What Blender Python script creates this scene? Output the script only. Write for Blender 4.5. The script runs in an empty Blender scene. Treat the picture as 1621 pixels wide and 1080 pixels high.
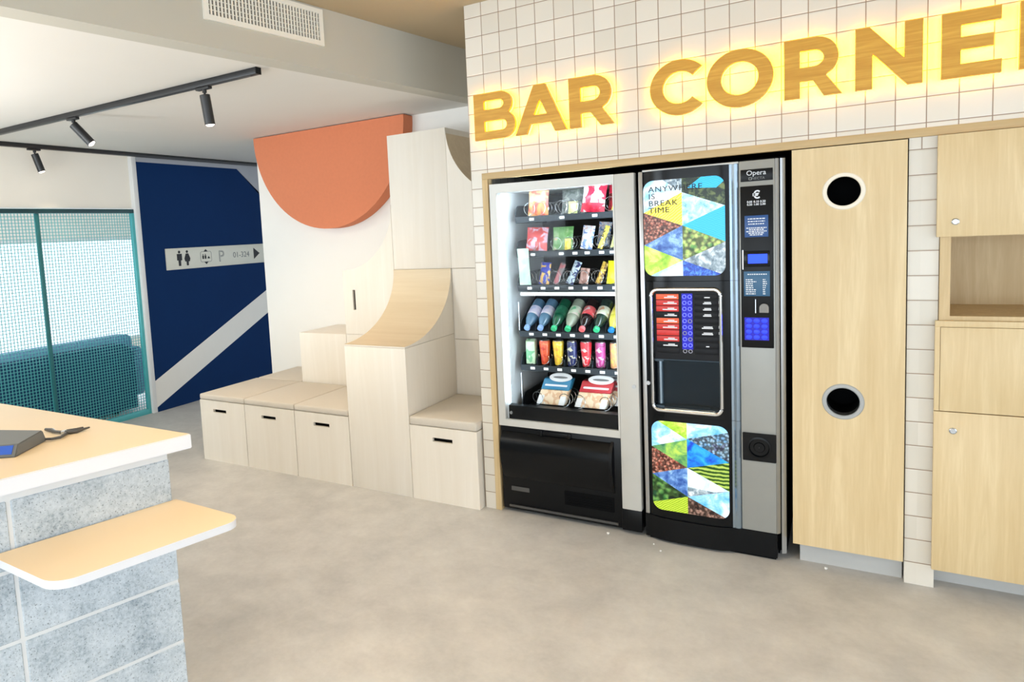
import bpy, bmesh, math, random
from mathutils import Vector, Matrix
random.seed(7)
PI = math.pi
C = bpy.context.scene.collection
ORG = {}

# ------------------------------------------------------------------ materials
def lin(c):
    r = []
    for v in c:
        v = v / 255.0
        r.append(v / 12.92 if v <= 0.04045 else ((v + 0.055) / 1.055) ** 2.4)
    return (r[0], r[1], r[2], 1.0)

class NT:
    def __init__(s, name):
        s.m = bpy.data.materials.new(name); s.m.use_nodes = True
        s.t = s.m.node_tree; s.t.nodes.clear()
        s.out = s.n('ShaderNodeOutputMaterial')
    def n(s, t, **k):
        x = s.t.nodes.new(t)
        for a, b in k.items(): setattr(x, a, b)
        return x
    def l(s, a, b): s.t.links.new(a, b)
    def math(s, op, a, b=None, c=None):
        x = s.n('ShaderNodeMath', operation=op)
        for i, v in enumerate((a, b, c)):
            if v is None: continue
            if isinstance(v, (int, float)): x.inputs[i].default_value = v
            else: s.l(v, x.inputs[i])
        return x.outputs[0]
    def mix(s, f, a, b, mode='MIX'):
        x = s.n('ShaderNodeMix', data_type='RGBA', blend_type=mode)
        for k, v in ((0, f), (6, a), (7, b)):
            if isinstance(v, (int, float)): x.inputs[k].default_value = v
            elif isinstance(v, tuple): x.inputs[k].default_value = v
            else: s.l(v, x.inputs[k])
        return x.outputs[2]
    def co(s, scale=(1, 1, 1), rot=(0, 0, 0)):
        tc = s.n('ShaderNodeTexCoord'); mp = s.n('ShaderNodeMapping')
        mp.inputs['Scale'].default_value = scale; mp.inputs['Rotation'].default_value = rot
        s.l(tc.outputs['Object'], mp.inputs[0]); return mp.outputs[0]
    def noise(s, v, scale, detail=3, rough=0.5, dist=0.0):
        x = s.n('ShaderNodeTexNoise'); x.inputs['Scale'].default_value = scale
        x.inputs['Detail'].default_value = detail; x.inputs['Roughness'].default_value = rough
        x.inputs['Distortion'].default_value = dist
        s.l(v, x.inputs['Vector']); return x.outputs['Fac']
    def ramp(s, f, stops):
        x = s.n('ShaderNodeValToRGB'); e = x.color_ramp.elements
        while len(e) > 1: e.remove(e[-1])
        e[0].position = stops[0][0]; e[0].color = stops[0][1]
        for p, c in stops[1:]:
            q = e.new(p); q.color = c
        s.l(f, x.inputs[0]); return x.outputs[0]
    def bsdf(s, col, rough=0.5, metal=0.0, spec=0.5, emis=None, es=0.0, bump=None, bs=0.2, bd=0.002, coat=0.0, trans=0.0):
        b = s.n('ShaderNodeBsdfPrincipled')
        if isinstance(col, tuple): b.inputs['Base Color'].default_value = col
        else: s.l(col, b.inputs['Base Color'])
        if isinstance(rough, (int, float)): b.inputs['Roughness'].default_value = rough
        else: s.l(rough, b.inputs['Roughness'])
        b.inputs['Metallic'].default_value = metal
        b.inputs['Specular IOR Level'].default_value = spec
        b.inputs['Coat Weight'].default_value = coat
        if emis is not None:
            if isinstance(emis, tuple): b.inputs['Emission Color'].default_value = emis
            else: s.l(emis, b.inputs['Emission Color'])
            b.inputs['Emission Strength'].default_value = es
        if bump is not None:
            bp = s.n('ShaderNodeBump'); bp.inputs['Strength'].default_value = bs; bp.inputs['Distance'].default_value = bd
            s.l(bump, bp.inputs['Height']); s.l(bp.outputs[0], b.inputs['Normal'])
        s.l(b.outputs[0], s.out.inputs[0]); return b

def plain(name, c, rough=0.5, metal=0.0, spec=0.5, coat=0.0, var=0.04, scale=12.0):
    t = NT(name); col = lin(c)
    f = t.noise(t.co(), scale, 3)
    a = tuple(x * (1 - var) for x in col[:3]) + (1,); b = tuple(min(1, x * (1 + var)) for x in col[:3]) + (1,)
    t.bsdf(t.mix(f, a, b), rough, metal, spec, coat=coat); return t.m
def glow(name, c, s):
    t = NT(name); col = lin(c)
    t.bsdf(col, 0.5, emis=col, es=s); return t.m

def wood(name, c1, c2, axis='z', rough=0.45, grain=1.0, dens=1.0):
    t = NT(name)
    sc = {'z': (9, 9, .55), 'x': (.55, 9, 9), 'y': (9, .55, 9)}[axis]
    v = t.co(tuple(q * dens for q in sc))
    n1 = t.noise(v, 2.2, 5, .6, 1.2)
    v2 = t.co(tuple(q * 7 * dens for q in sc))
    n2 = t.noise(v2, 2.0, 3, .5)
    f = t.math('ADD', t.math('MULTIPLY', n1, .75), t.math('MULTIPLY', n2, .25 * grain))
    col = t.ramp(f, [(0.30, lin(c2)), (0.52, lin(tuple((a + b) / 2 for a, b in zip(c1, c2)))), (0.66, lin(c1))])
    t.bsdf(col, rough, bump=n2, bs=.08, bd=.001); return t.m

def tile_mat(vert=True):
    t = NT('white_tile' if vert else 'white_pier_tile'); P = 0.1
    tc = t.n('ShaderNodeTexCoord'); sp = t.n('ShaderNodeSeparateXYZ'); t.l(tc.outputs['Object'], sp.inputs[0])
    u = t.math('ADD', sp.outputs[0], sp.outputs[1]); v = t.math('SUBTRACT', sp.outputs[2], 1.895)
    def dist(a):
        k = t.math('ADD', t.math('DIVIDE', a, P), 100.5)
        return t.math('MULTIPLY', t.math('ABSOLUTE', t.math('SUBTRACT', t.math('FRACT', k), .5)), P), t.math('FLOOR', t.math('SUBTRACT', k, .5))
    du, iu = dist(u); dv, iv = dist(v)
    d = t.math('MINIMUM', du, dv) if vert else dv
    mr = t.n('ShaderNodeMapRange'); mr.interpolation_type = 'SMOOTHSTEP'
    mr.inputs[1].default_value = .0009; mr.inputs[2].default_value = .0024; t.l(d, mr.inputs[0])
    hb = t.n('ShaderNodeMapRange'); hb.interpolation_type = 'SMOOTHSTEP'
    hb.inputs[1].default_value = .0006; hb.inputs[2].default_value = .007; t.l(d, hb.inputs[0])
    cb = t.n('ShaderNodeCombineXYZ'); t.l(iu, cb.inputs[0]); t.l(iv, cb.inputs[1])
    wn = t.n('ShaderNodeTexWhiteNoise'); wn.noise_dimensions = '2D'; t.l(cb.outputs[0], wn.inputs['Vector'])
    tcx = t.mix(wn.outputs['Value'], lin((212, 206, 194)), lin((222, 216, 205)))
    col = t.mix(mr.outputs[0], lin((140, 116, 94)), tcx)
    t.bsdf(col, .28, spec=.4, bump=hb.outputs[0], bs=.35, bd=.002); return t.m

def floor_mat():
    t = NT('vinyl_floor'); v = t.co()
    n1 = t.noise(v, 1.3, 6, .62, .4); n2 = t.noise(v, 5.5, 6, .65, .2); n3 = t.noise(v, 40, 4, .7)
    f = t.math('ADD', t.math('ADD', t.math('MULTIPLY', n1, .45), t.math('MULTIPLY', n2, .4)), t.math('MULTIPLY', n3, .15))
    col = t.ramp(f, [(.34, lin((172, 171, 169))), (.5, lin((192, 190, 187))), (.66, lin((209, 207, 203)))])
    r = t.math('ADD', .42, t.math('MULTIPLY', n2, .2))
    t.bsdf(col, r, spec=.35, bump=n3, bs=.04, bd=.001); return t.m

def block_mat():
    t = NT('concrete_block'); v = t.co()
    vo = t.n('ShaderNodeTexVoronoi'); vo.inputs['Scale'].default_value = 170; t.l(v, vo.inputs['Vector'])
    n = t.noise(v, 9, 5, .6); n2 = t.noise(v, 95, 4, .7)
    f = t.math('ADD', t.math('MULTIPLY', n, .5), t.math('MULTIPLY', n2, .5))
    c = t.ramp(f, [(.36, lin((150, 162, 172))), (.48, lin((184, 194, 202))), (.62, lin((204, 212, 219)))])
    pit = t.ramp(t.noise(v, 210, 2, .5), [(.30, (0.25, .26, .27, 1)), (.39, (1, 1, 1, 1))])
    t.bsdf(t.mix(.75, c, pit, 'MULTIPLY'), .85, spec=.2, bump=n2, bs=.4, bd=.002); return t.m

def glass_mat(name, tint=(1, 1, 1, 1), refl=.09, gain=.42):
    t = NT(name)
    tr = t.n('ShaderNodeBsdfTransparent'); tr.inputs[0].default_value = tint
    gl = t.n('ShaderNodeBsdfGlossy'); gl.inputs['Roughness'].default_value = .03
    lw = t.n('ShaderNodeLayerWeight'); lw.inputs['Blend'].default_value = .25
    f = t.math('MULTIPLY', t.math('ADD', lw.outputs['Fresnel'], refl * .4), gain)
    mx = t.n('ShaderNodeMixShader'); t.l(f, mx.inputs[0]); t.l(tr.outputs[0], mx.inputs[1]); t.l(gl.outputs[0], mx.inputs[2])
    t.l(mx.outputs[0], t.out.inputs[0]); return t.m

def printed(name, c1, c2, c3, scale=22, rough=.32):
    t = NT(name); v = t.co()
    n = t.noise(v, scale, 2, .5, .6)
    col = t.ramp(n, [(.0, lin(c2)), (.43, lin(c2)), (.46, lin(c1)), (.57, lin(c1)), (.60, lin(c3)), (1, lin(c3))])
    t.bsdf(col, rough, spec=.6, coat=.2); return t.m

def art(name, kind, cols, scale=30, es=.42, rot=0.0):
    """pictures of the backlit graphic panels"""
    t = NT(name); v = t.co(rot=(0, rot, 0)); cl = [lin(c) for c in cols]
    if kind == 'cells':
        vo = t.n('ShaderNodeTexVoronoi'); vo.inputs['Scale'].default_value = scale; t.l(v, vo.inputs['Vector'])
        sh = t.ramp(vo.outputs['Distance'], [(0, (1, 1, 1, 1)), (.3, (.75, .75, .75, 1)), (.62, (.16, .16, .16, 1))])
        base = t.ramp(t.noise(v, scale * .7, 1), [(.35, cl[0]), (.5, cl[1]), (.65, cl[2])])
        col = t.mix(1.0, base, sh, 'MULTIPLY')
    elif kind == 'wave':
        wv = t.n('ShaderNodeTexWave'); wv.inputs['Scale'].default_value = scale; wv.inputs['Distortion'].default_value = 3.5
        wv.bands_direction = 'Z'
        wv.inputs['Detail'].default_value = 2; wv.inputs['Detail Scale'].default_value = 1.4; t.l(v, wv.inputs['Vector'])
        col = t.ramp(wv.outputs['Fac'], [(.15, cl[0]), (.5, cl[1]), (.85, cl[2])])
    else:
        n = t.noise(v, scale, 4, .6, .5)
        col = t.ramp(n, [(.34, cl[0]), (.5, cl[1]), (.64, cl[2])])
    t.bsdf(col, .25, spec=.4, emis=col, es=es); return t.m

M = {}
M['tile'] = tile_mat(); M['tile2'] = tile_mat(False); M['floor'] = floor_mat(); M['block'] = block_mat()
M['mortar'] = plain('mortar', (216, 218, 219), .9)
M['ceiling'] = plain('ceiling_paint', (226, 223, 217), .85, var=.02, scale=3)
M['hceil'] = plain('ceiling_board', (190, 172, 142), .9, var=.03, scale=3)
M['beam'] = plain('beam_paint', (196, 193, 182), .85, var=.02, scale=3)
M['white'] = plain('white_paint', (240, 236, 229), .75, var=.015, scale=4)
M['cream'] = plain('cream_paint', (246, 240, 228), .8, var=.015, scale=4)
M['blue'] = plain('navy_paint', (6, 45, 92), .75, spec=.15, var=.05, scale=4)
M['stripe'] = plain('pale_stripe_paint', (240, 236, 228), .6, var=.02)
M['greyp'] = plain('grey_paint', (170, 172, 178), .7)
M['orange'] = plain('terracotta_felt', (214, 128, 90), .85, var=.05, scale=40)
M['oak'] = wood('oak_laminate', (224, 202, 160), (206, 180, 134), 'z', .45)
M['oakx'] = wood('oak_trim', (204, 178, 132), (184, 156, 110), 'x', .5)
M['oakb'] = wood('oak_cabinet', (216, 192, 148), (194, 166, 120), 'z', .45)
M['ply'] = wood('birch_plywood', (235, 229, 219), (226, 218, 205), 'z', .5, .5, .6)
M['ply2'] = wood('birch_plywood_shaded', (224, 208, 180), (208, 188, 156), 'x', .5, .6, .6)  # browner birch: shade of the concave faces put into the colour
M['sign'] = wood('golden_oak', (216, 164, 62), (188, 130, 34), 'x', .5, 1.2, 1.4)
M['cushion'] = plain('beige_fabric', (206, 198, 186), .95, var=.06, scale=160)
M['top'] = plain('lamp_warm_laminate', (218, 198, 166), .42, var=.012, scale=6)  # warm lamp light on the top faces partly painted into their colour
M['topedge'] = plain('white_edge', (222, 224, 230), .45, var=.01)
M['slot'] = plain('slot_shade', (22, 18, 14), .9)  # near-black tone painting the shade inside the hand slots
M['black'] = plain('black_plastic', (9, 11, 14), .34, spec=.22)
M['bay'] = plain('bay_plastic', (52, 70, 84), .5)
M['gloss'] = plain('black_gloss', (6, 9, 13), .2, spec=.25)
M['matt'] = plain('matt_black', (8, 9, 11), .8, spec=.1)
M['tray'] = plain('grey_tray', (42, 50, 56), .5, spec=.3)
M['silver'] = plain('silver_paint', (200, 199, 194), .42, .15)
M['silver2'] = plain('grey_silver_paint', (158, 159, 155), .38, .3)
M['steel'] = plain('steel', (196, 199, 202), .28, .9)
M['knob'] = plain('brushed_knob', (128, 126, 122), .5, .3)
M['satin'] = plain('satin_steel', (150, 166, 180), .25, .8)
M['chrome'] = plain('chrome', (225, 226, 228), .1, 1.0)
M['innerw'] = plain('white_liner', (236, 242, 244), .4)
M['track'] = plain('track_black', (30, 31, 33), .4)
M['kick'] = plain('grey_plinth', (190, 190, 188), .45, .1)
M['ventw'] = plain('vent_white', (244, 240, 230), .5)
M['ventd'] = plain('vent_dark', (96, 90, 82), .8)
M['teal'] = plain('teal_steel', (84, 178, 182), .4, .1)
M['tealm'] = plain('backlit_teal_post', (44, 112, 116), .4, .1)  # teal steel darkened: backlit look of the post put into its colour
M['teald'] = plain('backlit_dark_teal', (22, 66, 72), .4, .1)  # darkest copy of the teal, silhouette against the window painted in
M['sofa'] = plain('blue_upholstery', (112, 150, 182), .9, var=.06, scale=60)
M['sofad'] = plain('blue_upholstery_shaded', (28, 70, 104), .9, var=.08, scale=60)  # darker copy of the sofa fabric, shade on its back painted in
M['glass'] = glass_mat('clear_glass', refl=-.02)
M['glassd'] = glass_mat('smoked_glass', (.5, .58, .62, 1), .12, .3)
M['tag'] = plain('white_tag', (240, 242, 242), .5)
M['coil'] = plain('spiral_wire', (200, 204, 206), .25, .9)
M['ledw'] = glow('led_white', (222, 242, 255), 34)
M['leds'] = glow('led_soft_white', (222, 242, 255), 9)
M['ledy'] = glow('led_amber', (255, 200, 8), 30)
M['lens'] = glow('lamp_lens', (255, 240, 225), 9)
M['lcd'] = glow('lcd_blue', (20, 60, 235), 1.6)
M['keyb'] = glow('key_blue', (34, 56, 220), .8)
M['blueled'] = glow('button_blue', (12, 10, 150), .7)
M['ring'] = glow('button_ring', (96, 104, 250), 1.1)
M['ringo'] = plain('button_ring_off', (150, 150, 165), .4)
M['sticker'] = plain('blue_sticker', (34, 78, 138), .4)
M['sticker2'] = plain('blue_card', (44, 92, 128), .4)
M['ink'] = plain('white_print', (226, 230, 236), .5)
M['inkd'] = plain('dark_print', (28, 30, 34), .6)
M['inkg'] = plain('grey_print', (120, 122, 122), .6)
M['redlab'] = plain('red_label', (206, 44, 40), .4, var=.2, scale=60)
M['orangelab'] = plain('orange_label', (238, 96, 50), .4, var=.2, scale=60)
M['darklab'] = plain('dark_label', (22, 23, 27), .45, spec=.2)
M['plate'] = plain('sign_plate', (216, 214, 200), .45, .1)
M['winframe'] = plain('window_frame', (230, 230, 228), .5)
M['gunmetal'] = plain('gunmetal', (92, 92, 92), .35, .6)
M['termbody'] = plain('grey_plastic', (96, 98, 98), .45)
M['termblue'] = plain('blue_plastic', (42, 86, 178), .35)
M['ringw'] = plain('white_ring', (236, 228, 212), .5)
M['ringg'] = plain('grey_ring', (168, 170, 170), .5)
M['crumb'] = plain('white_crumb', (240, 240, 238), .8)

# ------------------------------------------------------------------ geometry
def NB(): return bmesh.new()
def quad(bm, pts, mi=0):
    f = bm.faces.new([bm.verts.new(p) for p in pts]); f.material_index = mi; return f
def box(bm, x0, x1, y0, y1, z0, z1, bev=0, mi=0, seg=2):
    vs = [bm.verts.new(p) for p in ((x0, y0, z0), (x1, y0, z0), (x1, y1, z0), (x0, y1, z0), (x0, y0, z1), (x1, y0, z1), (x1, y1, z1), (x0, y1, z1))]
    fs = [bm.faces.new([vs[i] for i in q]) for q in ((3, 2, 1, 0), (4, 5, 6, 7), (0, 1, 5, 4), (1, 2, 6, 5), (2, 3, 7, 6), (3, 0, 4, 7))]
    for f in fs: f.material_index = mi
    if bev:
        es = list({e for f in fs for e in f.edges})
        bmesh.ops.bevel(bm, geom=es, offset=bev, segments=seg, profile=.5, affect='EDGES')
    return vs
def prism(bm, poly, a, b, ax='y', mi=0, mi_side=None, cap=True):
    """poly: 2D points; extruded between a and b along axis. ax y: (x,z); z: (x,y); x: (y,z)"""
    def P(p, t): return {'y': (p[0], t, p[1]), 'z': (p[0], p[1], t), 'x': (t, p[0], p[1])}[ax]
    A = [bm.verts.new(P(p, a)) for p in poly]; B = [bm.verts.new(P(p, b)) for p in poly]
    n = len(poly); fs = []
    if cap:
        fs.append(bm.faces.new(A)); fs.append(bm.faces.new(B[::-1]))
        for f in fs: f.material_index = mi
    for i in range(n):
        f = bm.faces.new((A[i], B[i], B[(i + 1) % n], A[(i + 1) % n])); f.material_index = mi if mi_side is None else mi_side
    return A, B
def tube(bm, pts, r, seg=8, closed=False, mi=0):
    pts = [Vector(p) for p in pts]; n = len(pts); rings = []
    up = Vector((0, 0, 1))
    for i, p in enumerate(pts):
        if closed: d = pts[(i + 1) % n] - pts[i - 1]
        else: d = pts[min(i + 1, n - 1)] - pts[max(i - 1, 0)]
        d.normalize()
        a = up - d * up.dot(d)
        if a.length < .05: a = Vector((0, 1, 0)) - d * d.y
        a.normalize(); b = d.cross(a)
        rr = r[i] if isinstance(r, (list, tuple)) else r
        rings.append([bm.verts.new(p + (a * math.cos(2 * PI * k / seg) + b * math.sin(2 * PI * k / seg)) * rr) for k in range(seg)])
    for i in range(n if closed else n - 1):
        q, w = rings[i], rings[(i + 1) % n]
        for k in range(seg):
            f = bm.faces.new((q[k], q[(k + 1) % seg], w[(k + 1) % seg], w[k])); f.material_index = mi
    if not closed:
        bm.faces.new(rings[0][::-1]).material_index = mi; bm.faces.new(rings[-1]).material_index = mi
def lathe(bm, prof, mat=Matrix(), seg=24, mis=None, caps=True):
    """prof: (r,h) points about local z"""
    rings = []
    for r, h in prof:
        rings.append([bm.verts.new(mat @ Vector((r * math.cos(2 * PI * k / seg), r * math.sin(2 * PI * k / seg), h))) for k in range(seg)])
    for i in range(len(prof) - 1):
        for k in range(seg):
            f = bm.faces.new((rings[i][k], rings[i][(k + 1) % seg], rings[i + 1][(k + 1) % seg], rings[i + 1][k]))
            if mis: f.material_index = mis[i]
    if caps:
        f = bm.faces.new(rings[0][::-1]); f.material_index = mis[0] if mis else 0
        f = bm.faces.new(rings[-1]); f.material_index = mis[-1] if mis else 0
def rrect(x0, x1, z0, z1, r, n=6):
    o = []
    for cx, cz, a in ((x1 - r, z1 - r, 0), (x0 + r, z1 - r, 90), (x0 + r, z0 + r, 180), (x1 - r, z0 + r, 270)):
        for k in range(n + 1):
            t = math.radians(a + 90 * k / n); o.append((cx + r * math.cos(t), cz + r * math.sin(t)))
    return o
def circ(cx, cz, r, n=32, a0=0, a1=360):
    full = abs(a1 - a0) >= 360
    m = n if full else n + 1
    return [(cx + r * math.cos(math.radians(a0 + (a1 - a0) * k / n)), cz + r * math.sin(math.radians(a0 + (a1 - a0) * k / n))) for k in range(m)]
def framepr(bm, outer, inner, a, b, mi=0):
    """closed ring between two equally long outlines, extruded along y from a to b"""
    n = len(outer)
    V = [[bm.verts.new((p[0], t, p[1])) for p in o] for o in (outer, inner) for t in (a, b)]
    oa, ob, ia, ib = V
    for i in range(n):
        j = (i + 1) % n
        for q in ((oa[i], oa[j], ia[j], ia[i]), (ob[j], ob[i], ib[i], ib[j]), (oa[j], oa[i], ob[i], ob[j]), (ia[i], ia[j], ib[j], ib[i])):
            bm.faces.new(q).material_index = mi
def rot_pts(bm, vs, mat):
    bmesh.ops.transform(bm, matrix=mat, verts=vs)

def obj(name, bm, mat, parent=None, org=None, smooth=True, ang=.6):
    bmesh.ops.recalc_face_normals(bm, faces=bm.faces)
    if smooth:
        for f in bm.faces: f.smooth = True
        for e in bm.edges: e.smooth = len(e.link_faces) == 2 and e.calc_face_angle(0) < ang
    o0 = Vector(ORG[parent.name]) if parent else Vector(org or (0, 0, 0))
    bmesh.ops.translate(bm, vec=-o0, verts=bm.verts)
    me = bpy.data.meshes.new(name); bm.to_mesh(me); bm.free()
    for m in (mat if isinstance(mat, (list, tuple)) else [mat]): me.materials.append(m)
    o = bpy.data.objects.new(name, me); C.objects.link(o)
    if parent: o.parent = parent
    else: o.location = o0
    ORG[o.name] = tuple(o0); return o
def thing(name, label, cat, loc=(0, 0, 0), group=None):
    o = bpy.data.objects.new(name, None); o.empty_display_size = .1; C.objects.link(o); o.location = loc
    ORG[o.name] = tuple(loc); return tag(o, label, cat, group)
def tag(o, label, cat, group=None):
    o['label'] = label; o['category'] = cat; o['kind'] = 'thing'
    if group: o['group'] = group
    return o
def struct(name, bm, mat, **k):
    o = obj(name, bm, mat, **k); o['kind'] = 'structure'; return o
FONT = {}
def text(name, s, size, x, y, z, mat, parent, align='LEFT', depth=.0006, sx=1.0, rot=(PI / 2, 0, 0), bold=0.0, spacing=1.0):
    cu = bpy.data.curves.new('t', 'FONT'); cu.body = s; cu.size = size; cu.extrude = depth; cu.align_x = align; cu.offset = bold
    cu.space_line = .95; cu.space_character = spacing; cu.resolution_u = 3
    t = bpy.data.objects.new('t', cu); C.objects.link(t)
    me = bpy.data.meshes.new_from_object(t.evaluated_get(bpy.context.evaluated_depsgraph_get()))
    bpy.data.objects.remove(t); me.name = name
    o0 = Vector(ORG[parent.name]) if parent else Vector((0, 0, 0))
    from mathutils import Euler
    mt = Matrix.Translation(Vector((x, y, z)) - o0) @ Euler(rot).to_matrix().to_4x4() @ Matrix.Diagonal((sx, 1, 1, 1))
    me.transform(mt); me.materials.clear(); me.materials.append(mat)
    o = bpy.data.objects.new(name, me); C.objects.link(o); o.parent = parent; ORG[o.name] = tuple(o0); return o
def clip(poly, conv):
    """Sutherland-Hodgman against a convex counter-clockwise outline"""
    out = list(poly); n = len(conv)
    for i in range(n):
        a, b = conv[i], conv[(i + 1) % n]; inp, out = out, []
        ins = lambda p: (b[0] - a[0]) * (p[1] - a[1]) - (b[1] - a[1]) * (p[0] - a[0]) >= -1e-9
        for k in range(len(inp)):
            p, q = inp[k - 1], inp[k]
            if ins(p) != ins(q):
                dx, dy = q[0] - p[0], q[1] - p[1]; ex, ey = b[0] - a[0], b[1] - a[1]
                den = dx * ey - dy * ex
                if abs(den) > 1e-12:
                    s = ((a[0] - p[0]) * ey - (a[1] - p[1]) * ex) / den
                    out.append((p[0] + s * dx, p[1] + s * dy))
            if ins(q): out.append(q)
        if not out: return []
    return out
def clean(p, eps=1e-4):
    o = []
    for q in p:
        if not o or math.hypot(q[0] - o[-1][0], q[1] - o[-1][1]) > eps: o.append(q)
    while len(o) > 2 and math.hypot(o[0][0] - o[-1][0], o[0][1] - o[-1][1]) < eps: o.pop()
    return o

# ------------------------------------------------------------------ the setting
ZL, ZH = 2.45, 2.765
bm = NB(); quad(bm, [(-9, -7, 0), (5, -7, 0), (5, 6, 0), (-9, 6, 0)]); struct('floor', bm, M['floor'])
bx = lambda y: -.51 + .155 * y            # line of the beam face
bm = NB()
box(bm, -8.2, -3.93, -7, 6, ZL, ZL + .05)
prism(bm, [(-3.93, -7), (bx(-7) - .12, -7), (bx(1.03) - .12, 1.03), (-.2, 1.03), (.3, 6), (-3.93, 6)], ZL, ZL + .03, 'z'); struct('ceiling', bm, M['ceiling'])
bm = NB(); quad(bm, [(bx(-7) - .1, -7, ZH), (5, -7, ZH), (5, 3, ZH), (bx(3) - .1, 3, ZH)]); struct('ceiling_bar', bm, M['hceil'])
bm = NB(); prism(bm, [(bx(-7), -7), (bx(-7) - .12, -7), (bx(1.03) - .12, 1.03), (bx(1.03), 1.03)], ZL, ZH + .02, 'z'); struct('beam', bm, M['beam'])

# tiled wall: header, piers
bm = NB()
OX0, OX1 = .066, 1.947
box(bm, 0, 3.6, 0, .12, 1.875, ZH)
box(bm, 0, OX0, 0, 1.02, 0, 1.875); box(bm, 0, .12, .12, 1.02, 1.875, ZH)
box(bm, OX1, 2.047, .012, .6, 1.795, 1.845); box(bm, OX1, 2.047, .012, .6, 0, 1.795, mi=1)
struct('wall_front', bm, [M['tile'], M['tile2']])
bm = NB(); box(bm, OX0, OX1 + .2, .80, .86, 0, 1.875); box(bm, OX0, 3.6, .12, .8, 1.875, 1.9); struct('wall_recess', bm, M['matt'])
bm = NB(); box(bm, OX0, 3.6, -.006, .03, 1.842, 1.8755, .002); struct('trim_1', bm, M['oakx'])
bm = NB(); box(bm, OX0, .1, -.006, .05, 0, 1.842, .002); struct('trim_2', bm, M['oakb'])
# alcove wall behind the bench, its left end, side wall and corridor
bm = NB(); box(bm, -2.60, .12, 1.02, 1.17, 0, ZL); box(bm, -.55, 3.6, 1.035, 1.17, ZL + .001, ZH + .03); struct('wall_back', bm, M['white'])
bm = NB()
XB = -3.88
S = lambda y: .319 + .465 * (y - .781)
L = lambda y: .084 + .465 * (y - .829)
y0, y1 = .745, 5.0; zt = 2.385
def W(pts, mi): quad(bm, [(XB, a, b) for a, b in pts], mi)
yk = y0 + (zt - S(y0)) / .465
W([(y0, S(y0)), (2.0, S(2.0)), (2.0, zt), (y0, zt)], 0)
W([(2.0, S(2.0)), (3.2, S(3.2)), (3.2, 1.0 + .35), (2.0, zt)], 0)
W([(2.0, zt), (3.2, 1.35), (3.2, zt)], 2)
W([(3.2, S(3.2)), (y1, S(y1)), (y1, zt + .4), (3.2, zt)], 2)
W([(y0, L(y0)), (y1, L(y1)), (y1, S(y1)), (y0, S(y0))], 1)
W([(y0, 0), (y1, 0), (y1, L(y1)), (y0, L(y0))], 0)
W([(y0, zt), (3.2, zt), (3.2, ZL), (y0, ZL)], 2)
struct('wall_left', bm, [M['blue'], M['stripe'], M['greyp']], smooth=False)
bm = NB(); box(bm, -3.975, -3.875, .70, .747, 0, ZL, .003); struct('trim_3', bm, M['winframe'])
bm = NB(); box(bm, -4.03, -3.93, -7, .70, 1.955, ZL); struct('wall_bulkhead', bm, M['cream'])
bm = NB(); box(bm, -3.88, -2.6, 5, 5.1, 0, ZL); struct('wall_corridor', bm, M['cream'])
# lounge beyond the screen with its window wall
bm = NB()
XW = -7.6
box(bm, XW - .15, XW, -7, 6, 0, .2); box(bm, XW - .15, XW, -7, 6, 1.78, ZL)
for a, b in ((-7, -3.0), (3.6, 6)): box(bm, XW - .15, XW, a, b, .2, 1.78)
struct('wall_lounge', bm, M['cream'])
bm = NB(); box(bm, -7.75, -3.98, 4.9, 5.0, 0, ZL); struct('wall_lounge_side', bm, M['cream'])
bm = NB()
for y in (-3.0, -1.2, .8, 3.55): box(bm, XW - .1, XW - .04, y, y + .05, .2, 1.78)
box(bm, XW - .1, XW - .04, -3.0, 3.6, .2, .25); box(bm, XW - .1, XW - .04, -3.0, 3.6, 1.73, 1.78)
struct('window_1', bm, M['winframe'])
bm = NB(); box(bm, XW - .08, XW - .07, -2.95, 3.55, .25, 1.73); struct('window_2', bm, M['glass'])
# walls behind and beside the camera with their windows
bm = NB()
box(bm, 4.6, 4.75, -7, .5, 0, .3); box(bm, 4.6, 4.75, -7, .5, 2.6, ZH); box(bm, 4.6, 4.75, -7, -6.2, .3, 2.6); box(bm, 4.6, 4.75, -.6, .5, .3, 2.6)
struct('wall_right', bm, M['white'])
bm = NB()
box(bm, -8.2, 4.75, -7.15, -7, 0, .3); box(bm, -8.2, 4.75, -7.15, -7, 2.35, ZH)
for a, b in ((-8.2, -5), (-2, -1), (4.0, 4.75)): box(bm, a, b, -7.15, -7, .3, 2.35)
struct('wall_rear', bm, M['white'])

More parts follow.
